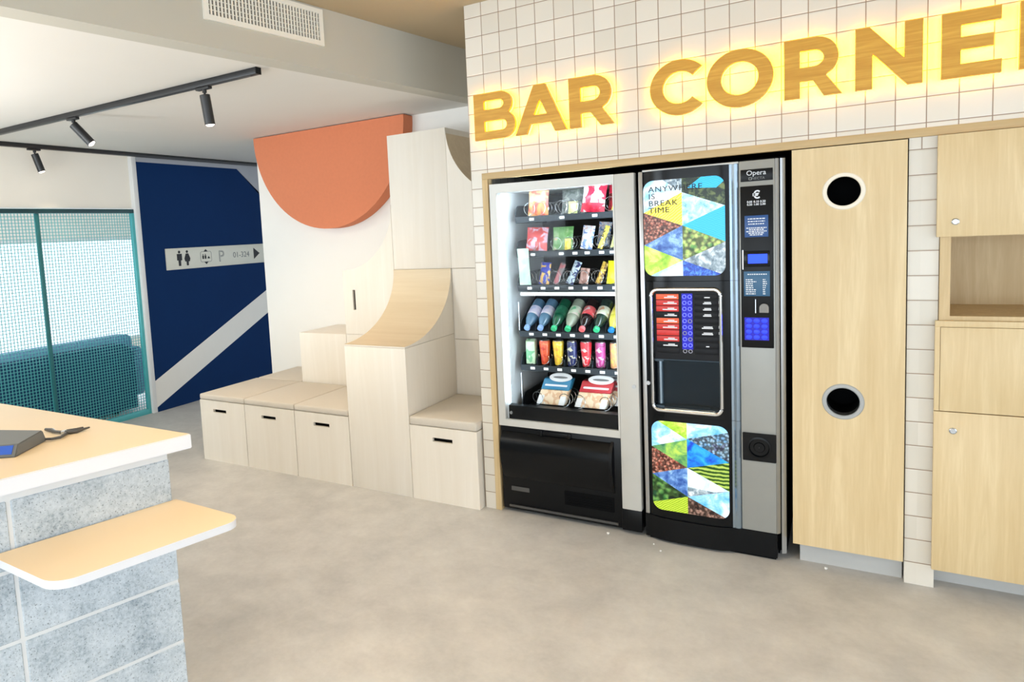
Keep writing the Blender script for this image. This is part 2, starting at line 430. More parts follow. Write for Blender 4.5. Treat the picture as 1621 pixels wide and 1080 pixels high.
# ------------------------------------------------------------------ sign letters
Z0, Z1 = 2.045, 2.283; H = Z1 - Z0; ST = .058
def letter_outline(ch, x0, x1):
    """(outer, holes) outlines in x,z"""
    w = x1 - x0; T = ST
    def arc(cx, cz, rx, rz, a0, a1, n=14):
        return [(cx + rx * math.cos(math.radians(a0 + (a1 - a0) * k / n)), cz + rz * math.sin(math.radians(a0 + (a1 - a0) * k / n))) for k in range(n + 1)]
    if ch == 'E':
        b = .048; zm = (Z0 + Z1) / 2 + .003
        return [(x0, Z0), (x1, Z0), (x1, Z0 + b), (x0 + T, Z0 + b), (x0 + T, zm - b / 2 + .002), (x1 - .024, zm - b / 2 + .002), (x1 - .024, zm + b / 2), (x0 + T, zm + b / 2), (x0 + T, Z1 - b), (x1 - .003, Z1 - b), (x1 - .003, Z1), (x0, Z1)], []
    if ch == 'N':
        return [(x0, Z0), (x0 + T, Z0), (x0 + T, Z0 + .135), (x1 - T + .01, Z0), (x1, Z0), (x1, Z1), (x1 - T, Z1), (x1 - T, Z1 - .135), (x0 + T - .01, Z1), (x0, Z1)], []
    if ch == 'A':
        xm = (x0 + x1) / 2; a = .031
        k = (xm - a - x0) / H
        zb = Z0 + .048; ztb = zb + .043
        xin = lambda z: x0 + .062 + k * (z - Z0) * 1.0
        xo = lambda z: x1 - .062 - k * (z - Z0)
        zap = Z0 + ((xm - x0 - .062) / k)
        return [(x0, Z0), (x0 + .062, Z0), (xin(zb), zb), (xo(zb), zb), (x1 - .062, Z0), (x1, Z0), (xm + a, Z1), (xm - a, Z1)], [[(xin(ztb), ztb), (xm, zap - .004), (xo(ztb), ztb)]]
    if ch == 'R':
        r = .083; cz = Z1 - r; cx = x1 - .012 - r
        out = [(x0, Z0), (x0 + T, Z0), (x0 + T, Z0 + .066), (x0 + .105, Z0 + .066), (x1 - .064, Z0), (x1, Z0), (x1 - .056, Z0 + .083)]
        out += arc(cx, cz, r, r, -42, 90) + [(x0, Z1)]
        ri = r - .050
        hole = [(x0 + T, cz - ri)] + arc(cx - .004, cz, ri + .002, ri, -90, 90) + [(x0 + T, cz + ri)]
        return out, [hole]
    if ch == 'B':
        ra = .0615; rb = .068; ca = Z1 - ra; cb = Z0 + rb; xa = x1 - .016 - ra; xb = x1 - rb
        out = [(x0, Z0)] + arc(xb, cb, rb, rb, -90, 62) + arc(xa, ca, ra, ra, -52, 90) + [(x0, Z1)]
        i1 = .0225; i2 = .026
        h1 = [(x0 + T, ca - i1)] + arc(xa - .012, ca, .026, i1, -90, 90, 10) + [(x0 + T, ca + i1)]
        h2 = [(x0 + T, cb - i2)] + arc(xb - .008, cb, .028, i2, -90, 90, 10) + [(x0 + T, cb + i2)]
        return out, [h1, h2]
    cx, cz = (x0 + x1) / 2, (Z0 + Z1) / 2; rz = H / 2 + .003
    if ch == 'O':
        rx = w / 2
        return arc(cx, cz, rx, rz, 0, 360 - 360 / 48, 47), [arc(cx, cz, rx - .058, rz - .052, 0, 360 - 360 / 48, 47)]
    if ch == 'C':
        rx = .129; cx = x0 + rx
        o = arc(cx, cz, rx, rz, 42, 318, 36); i = arc(cx, cz, rx - .056, rz - .051, 318 + 0, 42, 32)
        return o + i, []
def letter_mesh(ch, x0, x1, ya, yb, shrink=0):
    out, holes = letter_outline(ch, x0, x1)
    bm = bmesh.new()
    loops = [out] + holes; edges = []
    for lp in loops:
        vs = [bm.verts.new((p[0], ya, p[1])) for p in lp]
        edges += [bm.edges.new((vs[i], vs[(i + 1) % len(vs)])) for i in range(len(vs))]
    bmesh.ops.triangle_fill(bm, edges=edges, use_beauty=True)
    r = bmesh.ops.extrude_face_region(bm, geom=bm.faces[:])
    bmesh.ops.translate(bm, vec=(0, yb - ya, 0), verts=[v for v in r['geom'] if isinstance(v, bmesh.types.BMVert)])
    return bm
LET = [('B', .059, .293, 'golden wooden letter B starting the word BAR on the tiled wall'),
       ('A', .291, .566, 'golden wooden letter A in the middle of the word BAR'),
       ('R', .580, .798, 'golden wooden letter R ending the word BAR'),
       ('C', .967, 1.194, 'golden wooden letter C starting the word CORNER'),
       ('O', 1.211, 1.474, 'golden wooden round letter O, second letter of CORNER'),
       ('R', 1.513, 1.720, 'golden wooden letter R between O and N of CORNER'),
       ('N', 1.764, 1.983, 'golden wooden letter N in the middle of the word CORNER'),
       ('E', 2.039, 2.216, 'golden wooden letter E near the right edge of the photo'),
       ('R', 2.265, 2.475, 'golden wooden letter R cut off by the right edge of the photo')]
for ch, a, b, lab in LET:
    t = thing('sign_letter', lab, 'letter', (a, 0, Z0), 'backlit wooden letters of the wall sign')
    f = obj('letter_face', letter_mesh(ch, a, b, -.050, -.032), M['sign'], t)
    # amber lamp layer on the back of the letter, inset from its outline
    bk = letter_mesh(ch, a, b, -.032, -.013)
    bkv = [v.co.copy() for v in bk.verts]
    out, holes = letter_outline(ch, a, b)
    bk.normal_update(); bmesh.ops.recalc_face_normals(bk, faces=bk.faces)
    for q in bk.faces: q.material_index = 0 if q.normal.y > .5 else 1
    s = obj('backlight', bk, [M['ledy'], M['innerw']], t)
    for k, xx in enumerate((a + .03, b - .05)):
        sp = NB(); box(sp, xx - .006 if ch not in 'OC' else (a + b) / 2 - .006, xx + .006 if ch not in 'OC' else (a + b) / 2 + .006, -.024, 0, (Z0 + .012) if k == 0 else (Z1 - .03 if ch in 'OCBNER' else Z0 + .012), (Z0 + .024) if k == 0 else (Z1 - .018 if ch in 'OCBNER' else Z0 + .024))
        obj('spacer', sp, M['black'], t)

# ------------------------------------------------------------------ snack machine
sx0, sx1 = .112, .876
sm = thing('snack_vending_machine', 'silver framed glass-front snack vending machine in the wooden surround, filled with snacks and bottles', 'vending machine', (sx0, 0, 0))
gx0, gx1, gz0, gz1 = .152, .771, .532, 1.764
bm = NB()
box(bm, sx0 + .004, sx1, .62, .76, .03, 1.80); box(bm, sx0 + .004, gx0 - .01, .03, .62, .03, 1.80); box(bm, gx1 + .02, sx1, .03, .62, .03, 1.80)
box(bm, gx0 - .01, gx1 + .02, .03, .62, 1.775, 1.80); box(bm, gx0 - .01, gx1 + .02, .06, .62, .03, .52)
for x in (sx0 + .05, sx1 - .05):
    for y in (.1, .7): box(bm, x - .02, x + .02, y - .02, y + .02, 0, .03)
obj('cabinet', bm, M['matt'], sm)
bm = NB(); box(bm, gx0 - .01, gx0 + .012, .02, .6, .52, 1.775); obj('liner', bm, M['innerw'], sm)
bm = NB(); box(bm, gx1 + .004, gx1 + .018, .035, .5, .52, 1.775); obj('liner', bm, M['innerw'], sm)
bm = NB(); box(bm, gx0 + .012, gx1, .1, .6, 1.768, 1.774); obj('liner', bm, M['innerw'], sm)
bm = NB(); box(bm, gx1 + .008, gx1 + .02, .012, .032, .62, 1.74); obj('led_strip', bm, M['ledw'], sm)
bm = NB(); box(bm, gx0 + .0125, gx0 + .022, .008, .02, .62, 1.74); obj('led_strip', bm, M['leds'], sm)
bm = NB(); box(bm, gx0 + .05, gx1 - .02, .012, .03, 1.768, 1.776); obj('led_strip', bm, M['ledw'], sm)
# door frame (glass rail) and wide right column
bm = NB()
framepr(bm, [(sx0, .495), (gx1 + .008, .495), (gx1 + .008, 1.806), (sx0, 1.812)], [(gx0, gz0), (gx1, gz0), (gx1, gz1), (gx0, gz1)], -.014, .012)
obj('door_frame', bm, M['silver'], sm, ang=.3)
bm = NB(); box(bm, gx1 + .0085, sx1, -.016, .03, .13, 1.806, .004); obj('door_column', bm, M['silver'], sm)
bm = NB(); box(bm, gx0, gx1, -.002, .002, gz0, gz1); obj('glass_pane', bm, M['glass'], sm)
bm = NB(); box(bm, gx0 + .0125, gx1, .006, .05, gz0, .607); obj('kick_band', bm, M['black'], sm)
bm = NB(); lathe(bm, [(.009, 0), (.009, .004), (.006, .004), (.006, .002)], Matrix.Translation((.178, .006, .566)) @ Matrix.Rotation(PI / 2, 4, 'X'), 16); obj('lock', bm, M['steel'], sm)
bm = NB(); lathe(bm, [(.010, 0), (.010, .006), (.005, .006), (.005, .003)], Matrix.Translation((.853, -.016, .765)) @ Matrix.Rotation(PI / 2, 4, 'X'), 16); obj('lock', bm, M['steel'], sm)
# lower black section
bm = NB(); box(bm, sx0, gx1 + .006, .0, .06, .02, .494, .004); box(bm, gx1 + .006, sx1, -.014, .03, .02, .129, .003); obj('lower_panel', bm, M['black'], sm)
# bulged delivery flap
bm = NB(); pr = []
for k in range(13):
    s = k / 12; pr.append((-.001 - .045 * math.sin(PI * (s ** .75)) ** .8, .462 - .262 * s))
poly = pr + [(.0, .2), (.0, .462)]
prism(bm, [(p[0], p[1]) for p in clean(poly)], sx0 + .012, gx1 - .045, 'x'); obj('delivery_flap', bm, M['gloss'], sm)
bm = NB(); prism(bm, [(p[0] - .004, p[1]) for p in pr] + [(.0, .195), (.0, .468)], gx1 - .045, gx1 - .030, 'x'); obj('flap_bracket', bm, M['black'], sm)
bm = NB(); box(bm, .33, .52, -.009, .004, .462, .483, .002); box(bm, .345, .36, -.013, .002, .458, .487, .002); box(bm, .50, .515, -.013, .002, .458, .487, .002); obj('handle', bm, M['black'], sm)
bm = NB(); box(bm, .165, .27, -.003, .004, .128, .152); obj('data_plate', bm, M['gunmetal'], sm)
bm = NB(); box(bm, .47, .735, -.004, .004, .095, .172, .003)
for k in range(5): box(bm, .48, .725, -.007, .0, .105 + .013 * k, .110 + .013 * k)
obj('vent_grille', bm, M['matt'], sm)
bm = NB(); box(bm, .15, .755, -.008, .004, .034, .046); obj('bottom_rail', bm, M['gunmetal'], sm)
# trays
LX = lambda k: .252 + .0775 * k
TR = [(1.618, 4, [0, 1.9, 3.75, 5.1, 6.3]), (1.428, 5, []), (1.245, 7, []), (.992, 7, []), (.803, 7, []), (.578, 3, [])]
tagx = [[.30, .47, .645], [.30, .46, .535, .60, .675, .73], None, None, None, []]
for r, (tz, nl, _) in enumerate(TR):
    bm = NB()
    xa, xb = .208, gx1 + .0
    yd = .40 if r == 3 else .56; slope = .206 if r == 3 else .0
    box(bm, xa, xb, .102, .112, tz - .018, tz + .014)                                  # price rail
    v = box(bm, xa, xb, .112, yd, tz - .012, tz - .006)                               # deck
    for q in v:
        if q.co.y > .3: q.co.z += slope
    # side cheek with curved front
    ck = [(.112, tz - .02), (.10, tz + .02), (.115, tz + .05), (.14, tz + .075), (yd, tz + .085 + slope * .6), (yd, tz - .02)]
    prism(bm, ck, xa - .006, xa, 'x')
    if r in (3, 4):
        for k in range(7):
            x = LX(k) + .0388
            prism(bm, [(.12, tz), (.125, tz + .05), (yd, tz + .04 + slope * .8), (yd, tz + slope)], x - .001, x + .001, 'x')
    tr = obj('tray', bm, M['tray'] if r != 5 else M['black'], sm)
    xs = tagx[r] if tagx[r] is not None else [LX(k) + .022 for k in range(7)]
    for x in xs:
        bm = NB(); box(bm, x - .013, x + .013, .1003, .1025, tz - .009, tz + .005); obj('price_tag', bm, M['tag'], tr)
bm = NB(); box(bm, .222, gx1, .092, .122, 1.203, 1.222); obj('insulating_bar', bm, M['innerw'], sm)
for z0_ in (1.16, .765):
    bm = NB(); box(bm, .2035, .2065, .101, .107, z0_ - .15, z0_ + .006)
    for k in range(9): box(bm, .203, .207, .0998, .1012, z0_ - .018 * k - .005, z0_ - .018 * k + .005)
    obj('rack_strip', bm, M['steel'], sm)
def coil(x, z, r, y0=.112, turns=5, pitch=.05, parent=sm):
    bm = NB(); pts = []
    for k in range(turns * 18 + 1):
        a = 2 * PI * k / 18 - PI / 2
        pts.append((x + r * math.cos(a), y0 + pitch * k / 18, z + r + r * math.sin(a)))
    tube(bm, pts, .0018, 5); return obj('spiral_coil', bm, M['coil'], parent)
for x in (.275, .335, .455, .515, .715): coil(x, 1.634, .036)
for x in (.285, .42, .49, .648, .715): coil(x, 1.444, .034)
for k in range(7): coil(LX(k), 1.261, .035)
for k in range(7): coil(LX(k), .818, .028, .125, 4)
for x in (.285, .44, .525, .665): coil(x, .594, .034, .105, 4)

# ---- the goods, each a thing
def bagmesh(w, h, t, n=8, m=10, bands=None):
    bm = NB(); F = {}
    for side in (0, 1):
        for i in range(n + 1):
            for j in range(m + 1):
                u, v = i / n, j / m
                edge = i in (0, n) or j in (0, m)
                if side == 1 and edge: F[1, i, j] = F[0, i, j]; continue
                puff = (math.sin(PI * u) ** .6) * (math.sin(PI * max(0, min(1, (v - .06) / .88))) ** .55) if not edge else 0
                wob = .0012 * math.sin(9 * u + 5 * v) if not edge else 0
                y = (-1 if side == 0 else 1) * (t / 2) * puff + wob
                pinch = 1 - .05 * math.sin(PI * v)
                F[side, i, j] = bm.verts.new(((u - .5) * w * pinch, y, v * h))
    for side in (0, 1):
        for i in range(n):
            for j in range(m):
                q = [F[side, i, j], F[side, i + 1, j], F[side, i + 1, j + 1], F[side, i, j + 1]]
                f = bm.faces.new(q if side == 0 else q[::-1])
                v = (j + .5) / m
                f.material_index = 0
                if bands:
                    for b, (lo, hi) in enumerate(bands):
                        if lo <= v < hi: f.material_index = b
    return bm
def place(bm, x, y, z, tilt=0, lean=0, yaw=0):
    bmesh.ops.transform(bm, matrix=Matrix.Translation((x, y, z)) @ Matrix.Rotation(yaw, 4, 'Z') @ Matrix.Rotation(tilt, 4, 'X') @ Matrix.Rotation(lean, 4, 'Y'), verts=bm.verts)
def bag(lab, w, h, t, mats, x, y, z, tilt=-.2, lean=0, yaw=0, bands=None, cat='snack', group='snack packs in the vending machine', name='snack_bag'):
    bm = bagmesh(w, h, t, bands=bands); place(bm, x, y, z, tilt, lean, yaw)
    o = obj(name, bm, mats, None, (x, y, z)); tag(o, lab, cat, group); return o
pr_ = printed
RB = pr_('print_chips', (228, 150, 84), (206, 86, 70), (240, 206, 140)); R2 = pr_('print_chips_head', (232, 196, 150), (226, 120, 110), (244, 226, 190))
RD = pr_('print_redwhite', (236, 232, 232), (212, 30, 66), (244, 238, 236), 14); RD2 = pr_('print_red', (206, 24, 60), (180, 14, 46), (240, 200, 200))
MR = pr_('print_darkred', (120, 18, 28), (150, 26, 36), (96, 12, 20)); PKm = pr_('print_pinkred', (220, 82, 80), (226, 190, 210), (204, 52, 56))
GR = pr_('print_green', (150, 190, 134), (104, 160, 92), (226, 208, 176)); GR2 = pr_('print_greenlight', (132, 186, 118), (104, 164, 92), (170, 204, 150))
WB = pr_('print_whiteblue', (232, 234, 240), (120, 152, 206), (226, 190, 190), 30); YB = pr_('print_yellow', (238, 222, 110), (226, 200, 74), (60, 60, 30), 34)
YP = pr_('print_paleyellow', (226, 222, 160), (200, 206, 140), (240, 240, 210)); LG = pr_('print_lightgreen', (190, 222, 202), (168, 208, 184), (222, 236, 228))
BY = pr_('print_blueyellow', (40, 62, 190), (244, 200, 110), (30, 40, 150), 26); PR = pr_('print_rose', (170, 84, 92), (120, 110, 112), (196, 110, 110))
BW = pr_('print_bluewhite', (178, 200, 212), (40, 56, 110), (214, 226, 226), 34); BP = pr_('print_brownpink', (160, 122, 112), (196, 160, 150), (130, 92, 86))
GD = pr_('print_golddots', (214, 178, 74), (110, 76, 34), (232, 206, 110), 40); YY = pr_('print_brightyellow', (240, 236, 40), (220, 224, 30), (244, 244, 120))
CR = pr_('print_clearfoil', (150, 156, 152), (120, 128, 124), (186, 190, 184))
z = 1.634
bag('orange and red crisp bag in the top left lane of the machine', .118, .155, .045, [RB, R2], .318, .15, z, bands=[(0, .5), (.5, 1)])
bag('small pale yellow packet behind the top row spirals', .05, .065, .03, [YP], .513, .15, z)
bag('grey foil pack standing behind the pale yellow packet', .13, .15, .03, [CR], .475, .26, z)
bag('white crisp bag with crimson edges in the top row', .125, .155, .05, [RD2, RD], .625, .13, z, bands=[(0, .28), (.28, 1)], lean=.09)
bag('dark red bag at the right end of the top row', .08, .15, .04, [MR, RD2], .735, .17, z, bands=[(0, .6), (.6, 1)])
bag('small bright yellow packet before the dark red bag', .032, .055, .02, [YY], .742, .118, z, lean=.2)
z = 1.444
bag('red and pink packet at the left of the second row', .125, .13, .04, [PKm], .30, .15, z, lean=.05)
bag('green packet in the middle of the second row', .115, .125, .04, [GR, GR2], .447, .16, z, bands=[(0, .5), (.5, 1)])
bag('small yellow sachet below the green packet', .035, .06, .02, [YB], .487, .125, z)
bag('white and blue packet right of the green packet', .065, .125, .035, [WB], .582, .14, z, lean=.12)
bag('second white packet behind the white and blue one', .07, .13, .03, [WB], .635, .26, z + .01, lean=.1)
bag('narrow yellow bar leaning in the second row', .026, .125, .014, [YB], .655, .14, z, lean=.32, name='snack_bar')
bag('pale yellow packet at the right end of the second row', .05, .07, .03, [YP], .733, .14, z, lean=.2)
z = 1.261
bag('tall pale green wrapper at the left of the third row', .066, .20, .03, [LG], LX(0), .098, z + .001, tilt=.1)
bag('blue and yellow packet beside the pale green wrapper', .06, .12, .035, [BY], LX(1) + .008, .15, z, lean=.08)
bag('rose and grey bar third in the third row', .03, .12, .018, [PR], LX(2), .14, z, lean=.36, name='snack_bar')
bag('white and navy bar in the middle of the third row', .042, .13, .02, [BW], LX(3), .14, z, lean=.38, name='snack_bar')
bag('brown and pink packet right of the white and navy bar', .05, .085, .03, [BP], LX(4), .14, z, lean=.1)
bag('gold bar with brown dots in the third row', .032, .12, .018, [GD], LX(5), .14, z, lean=.34, name='snack_bar')
bag('bright yellow packet at the right end of the third row', .06, .12, .03, [YY], LX(6), .13, z, lean=.06)
# bottles lying on the sloping deck, caps to the front
def bottle(lab, x, y, z, body, label, cap, full=1.0):
    t = thing('drink_bottle', lab, 'bottle', (x, y, z), 'bottles in the vending machine')
    mt = Matrix.Translation((x, y, z)) @ Matrix.Rotation(-.08, 4, 'Z') @ Matrix.Rotation(-PI / 2 + .62, 4, 'X')
    prof = [(.0335, .205), (.0335, .20), (.034, .12), (.0335, .085), (.029, .055), (.017, .026), (.0135, .018), (.0135, .006)]
    bm = NB(); lathe(bm, prof[::-1], mt, 20); obj('bottle_body', bm, body, t)
    bm = NB(); lathe(bm, [(.0343, .088), (.0348, .09), (.0348, .148), (.0343, .15)], mt, 20, caps=False); obj('label', bm, label, t)
    bm = NB(); lathe(bm, [(.0155, -.008), (.0165, -.006), (.0165, .010), (.0155, .0115)], mt, 16); obj('cap', bm, cap, t)
    return t
def liquid(n, c): return plain(n, c, .12, spec=.7, coat=.4, var=.25, scale=30)
LB, LGn, LCl, LCo, LDg = liquid('bottle_blue', (94, 132, 162)), liquid('bottle_green', (26, 92, 66)), liquid('bottle_clear', (158, 168, 150)), liquid('bottle_cola', (34, 22, 24)), liquid('bottle_darkgreen', (34, 58, 50))
LY = liquid('bottle_yellow', (240, 228, 96))
CB, CG, CRd, CBl = plain('cap_lightblue', (140, 176, 226), .4), plain('cap_green', (60, 190, 130), .4), plain('cap_red', (232, 110, 114), .4), plain('cap_blue', (28, 118, 176), .4)
LW = pr_('label_lilac', (216, 214, 236), (190, 200, 232), (232, 232, 244)); LG2 = pr_('label_mint', (206, 222, 200), (112, 204, 150), (224, 216, 208)); LR = pr_('label_red', (224, 96, 100), (236, 214, 214), (216, 70, 80)); LWo = pr_('label_white', (226, 228, 210), (206, 160, 120), (232, 236, 224)); LDk = pr_('label_green', (34, 104, 76), (60, 130, 100), (24, 84, 60)); LYl = pr_('label_yellow', (244, 232, 110), (236, 220, 80), (250, 240, 150))
BT = [(LB, LW, CB, 'light blue water bottle at the left end of the bottle row'), (LB, LW, CB, 'light blue water bottle beside the green bottle'),
      (LGn, LDk, CG, 'dark green bottle third from the left'), (LCl, LG2, CG, 'clear bottle with mint label and green cap'),
      (LCo, LR, CRd, 'dark cola bottle with red label and pink cap'), (LDg, LWo, CG, 'dark bottle with white label and green cap'),
      (LY, LYl, CBl, 'yellow bottle with blue cap at the right of the bottle row')]
for k, (b, l, c, lab) in enumerate(BT):
    bottle(lab, LX(k) - .005, .108, 1.024, b, l, c)
# cans and cups
def can(lab, x, y, z, h, rt, rb, body, name='drink_can', lid=True):
    t = thing(name, lab, 'can', (x, y, z), 'cans in the vending machine')
    mt = Matrix.Translation((x, y, z))
    bm = NB(); lathe(bm, [(rb * .9, 0), (rb, .004), (rt, h - .012), (rt * .9, h - .003)], mt, 22); obj('can_body', bm, body, t)
    bm = NB(); lathe(bm, [(rt * .86, h - .005), (rt * .92, h), (rt * .86, h + .001), (rt * .8, h - .003)], mt, 22); obj('can_lid', bm, M['steel'], t)
CN = [(None, 'x'), (pr_('can_orange', (226, 92, 52), (206, 60, 44), (236, 130, 70), 30), 'orange tapered can second in the can row'), (pr_('can_yellow', (244, 210, 60), (236, 180, 70), (250, 232, 130), 30), 'yellow tapered can third in the can row'),
      (pr_('can_navy', (40, 52, 110), (212, 214, 190), (28, 38, 84), 30), 'navy can with pale panel in the can row'), (pr_('can_red', (228, 50, 62), (244, 200, 200), (220, 30, 50), 30), 'red and white cup in the can row'),
      (pr_('can_pink', (186, 70, 140), (230, 190, 214), (140, 50, 110), 30), 'magenta can near the right of the can row'), (pr_('can_peach', (238, 170, 120), (226, 206, 110), (244, 200, 170), 30), 'peach coloured can at the right end of the can row')]
o = NB(); box(o, LX(0) - .026, LX(0) + .026, .128, .172, .818, .945, .002); prism(o, [(.128, .945), (.172, .945), (.15, .957)], LX(0) - .026, LX(0) + .026, 'x')
tag(obj('drink_carton', o, pr_('carton_green', (196, 226, 190), (120, 190, 140), (226, 238, 226), 20), None, (LX(0), .15, .818)), 'pale green drink carton at the left of the can row', 'carton', 'cans in the vending machine')
for k in range(1, 7):
    tp = k in (1, 2, 4); can(CN[k][1], LX(k), .152, .818, .135, .031 if tp else .027, .021 if tp else .026, CN[k][0])
# sandwich packs
def sandwich(lab, x, y, w, h, head, mid):
    t = thing('sandwich_pack', lab, 'sandwich', (x, y, .594), 'sandwich packs in the vending machine')
    sk = Matrix.Translation((x, y, .594)) @ Matrix(((1, 0, .28, 0), (0, 1, .25, 0), (0, 0, 1, 0), (0, 0, 0, 1)))
    def sh(bm): bmesh.ops.transform(bm, matrix=sk, verts=bm.verts); return bm
    bm = NB(); box(bm, -w / 2, w / 2, 0, .06, 0, h * .48, .006); obj('film_pack', sh(bm), mid, t)
    bm = NB(); box(bm, -w / 2, w / 2, .0, .06, h * .48, h * .84, .005); hd = obj('head_card', sh(bm), head, t)
    bm = NB(); prism(bm, rrect(-w * .40, w * .40, h * .60, h * .66, .004), -.0015, .001, 'y'); obj('title_band', sh(bm), M['ink'], hd)
    bm = NB(); prism(bm, [(w * .08 + .40 * w * math.cos(a * PI / 12), h * .90 + .024 * math.sin(a * PI / 12)) for a in range(24)], -.006, .0, 'y'); ov = obj('oval_badge', sh(bm), M['tag'], t)
    bm = NB(); prism(bm, [(w * .08 + .26 * w * math.cos(a * PI / 8), h * .90 + .006 * math.sin(a * PI / 8)) for a in range(16)], -.0072, -.005, 'y'); obj('badge_print', sh(bm), M['inkg'], ov)
    for sx in (-.42, .36):
        bm = NB(); box(bm, w * sx - .012, w * sx + .02, -.004, .004, .002, h * .3, .003); obj('seal', sh(bm), M['tag'], t)
SM = pr_('sandwich_film', (238, 214, 180), (222, 180, 140), (240, 236, 226), 26)
sandwich('blue headed sandwich pack in the bottom row of the machine', .355, .13, .160, .168, plain('head_blue', (44, 130, 172), .35), SM)
sandwich('red headed sandwich pack in front in the bottom row', .578, .13, .172, .168, plain('head_red', (196, 44, 54), .35), SM)
sandwich('red headed sandwich pack behind the front red one', .640, .215, .16, .166, plain('head_crimson', (170, 36, 48), .35), SM)
o = NB(); box(o, .745, .79, .12, .2, .594, .72, .006); tag(obj('white_pack', o, M['tag'], None, (.765, .16, .594)), 'white pack half hidden at the right end of the bottom row', 'snack', 'sandwich packs in the vending machine')

# ------------------------------------------------------------------ coffee machine
cm = thing('coffee_vending_machine', 'tall black coffee vending machine with two backlit landscape panels and silver payment column', 'vending machine', (.89, 0, 0))
bm = NB(); box(bm, .895, 1.512, .045, .74, .03, 1.822, .004)
for x in (.94, 1.46):
    for y in (.1, .68): box(bm, x - .02, x + .02, y - .02, y + .02, 0, .03)
obj('cabinet', bm, M['matt'], cm)
def bulge(x): return -.030 * max(0, 1 - abs((x - 1.11) / .195) ** 4)
def frontpoly(xa, xb, yb=.045, n=26, off=0):
    return [(xa + (xb - xa) * k / n, bulge(xa + (xb - xa) * k / n) + off) for k in range(n + 1)] + [(xb, yb), (xa, yb)]
bm = NB(); prism(bm, frontpoly(.914, 1.292), 1.285, 1.803, 'z'); obj('front_panel', bm, M['gloss'], cm)
bm = NB(); prism(bm, frontpoly(.914, 1.292), .636, .6365, 'z')
# lower front and the frame around the selection opening
prism(bm, frontpoly(.914, 1.292), .125, .636, 'z')
prism(bm, frontpoly(.914, .957, n=6), .6368, 1.283, 'z'); prism(bm, frontpoly(1.247, 1.292, n=6), .6368, 1.283, 'z')
prism(bm, frontpoly(.957, 1.247, n=12), .6368, .672, 'z'); prism(bm, frontpoly(.957, 1.247, n=12), 1.238, 1.283, 'z')
obj('front_panel', bm, M['gloss'], cm)
bm = NB(); prism(bm, frontpoly(.892, 1.476, off=-.008), .012, .124, 'z'); obj('plinth', bm, M['black'], cm)
bm = NB(); box(bm, .8935, .9135, -.006, .045, .125, 1.806, .003); obj('edge_trim', bm, M['steel'], cm)
bm = NB()
for za, zb in ((.125, .6355), (.637, 1.2835), (1.285, 1.803)):
    prism(bm, [(1.2925, .03), (1.2925, bulge(1.2925) - .003), (1.302, bulge(1.302) - .006), (1.314, -.013), (1.323, -.009), (1.3295, .0), (1.3295, .03)], za, zb, 'z')
obj('edge_trim', bm, M['satin'], cm)
bm = NB(); box(bm, .914, 1.330, -.012, .045, 1.8035, 1.812, .002); obj('top_trim', bm, M['silver'], cm)
bm = NB(); box(bm, 1.3305, 1.474, -.006, .045, .125, 1.812, .004); obj('payment_column', bm, M['silver2'], cm)
bm = NB(); prism(bm, [(1.4745, -.002), (1.488, .012), (1.488, .04), (1.4745, .04)], .125, 1.812, 'z'); prism(bm, [(1.493, .012), (1.511, .024), (1.511, .05), (1.493, .05)], .03, 1.812, 'z'); obj('side_trim', bm, M['steel'], cm)
bm = NB(); box(bm, .91, 1.47, .003, .012, .001, .012); obj('base_shadow_strip', bm, M['matt'], cm)

# backlit picture panels
beans = art('art_beans', 'cells', [(176, 96, 78), (226, 160, 138), (130, 60, 50)], 74)
lime = art('art_lime', 'noise', [(120, 176, 40), (176, 220, 70), (222, 238, 140)], 16)
sky = art('art_sky', 'noise', [(60, 164, 226), (150, 208, 240), (244, 248, 250)], 11)
rays = art('art_yellow', 'wave', [(206, 196, 40), (238, 222, 60), (246, 236, 120)], 30, rot=.7)
water = art('art_water', 'noise', [(40, 74, 150), (84, 126, 190), (150, 190, 224)], 26)
ice = art('art_ice', 'noise', [(110, 176, 190), (176, 222, 232), (214, 238, 240)], 34)
cyan = art('art_cyan', 'wave', [(30, 168, 222), (40, 176, 228), (52, 184, 232)], 40, rot=-.4)
agave = art('art_agave', 'cells', [(150, 196, 90), (206, 224, 130), (100, 164, 80)], 44)
rock = art('art_rock', 'noise', [(70, 90, 106), (140, 158, 170), (214, 222, 226)], 30)
deep = art('art_deep', 'noise', [(20, 40, 140), (34, 80, 186), (80, 140, 216)], 60)
moss = art('art_moss', 'noise', [(8, 18, 12), (24, 44, 24), (96, 110, 64)], 30)
stone = art('art_stone', 'noise', [(70, 84, 96), (130, 150, 164), (196, 208, 214)], 60)
cloud = art('art_cloud', 'noise', [(160, 206, 232), (206, 228, 240), (246, 248, 250)], 11)
leaf = art('art_leaf', 'cells', [(60, 126, 60), (120, 176, 90), (34, 80, 50)], 34)
terr = art('art_terrace', 'wave', [(30, 66, 20), (100, 140, 46), (170, 192, 90)], 17)
field = art('art_field', 'wave', [(140, 172, 34), (166, 196, 46), (190, 212, 70)], 36, rot=.6)
peak = art('art_peak', 'noise', [(16, 60, 196), (24, 130, 220), (50, 170, 230)], 20)
hill = art('art_hill', 'noise', [(40, 104, 84), (110, 170, 90), (180, 210, 90)], 14)
dots = art('art_dots', 'cells', [(120, 170, 214), (170, 204, 226), (110, 120, 160)], 74)
beand = art('art_beans_dark', 'cells', [(130, 96, 84), (176, 140, 126), (90, 60, 52)], 64)
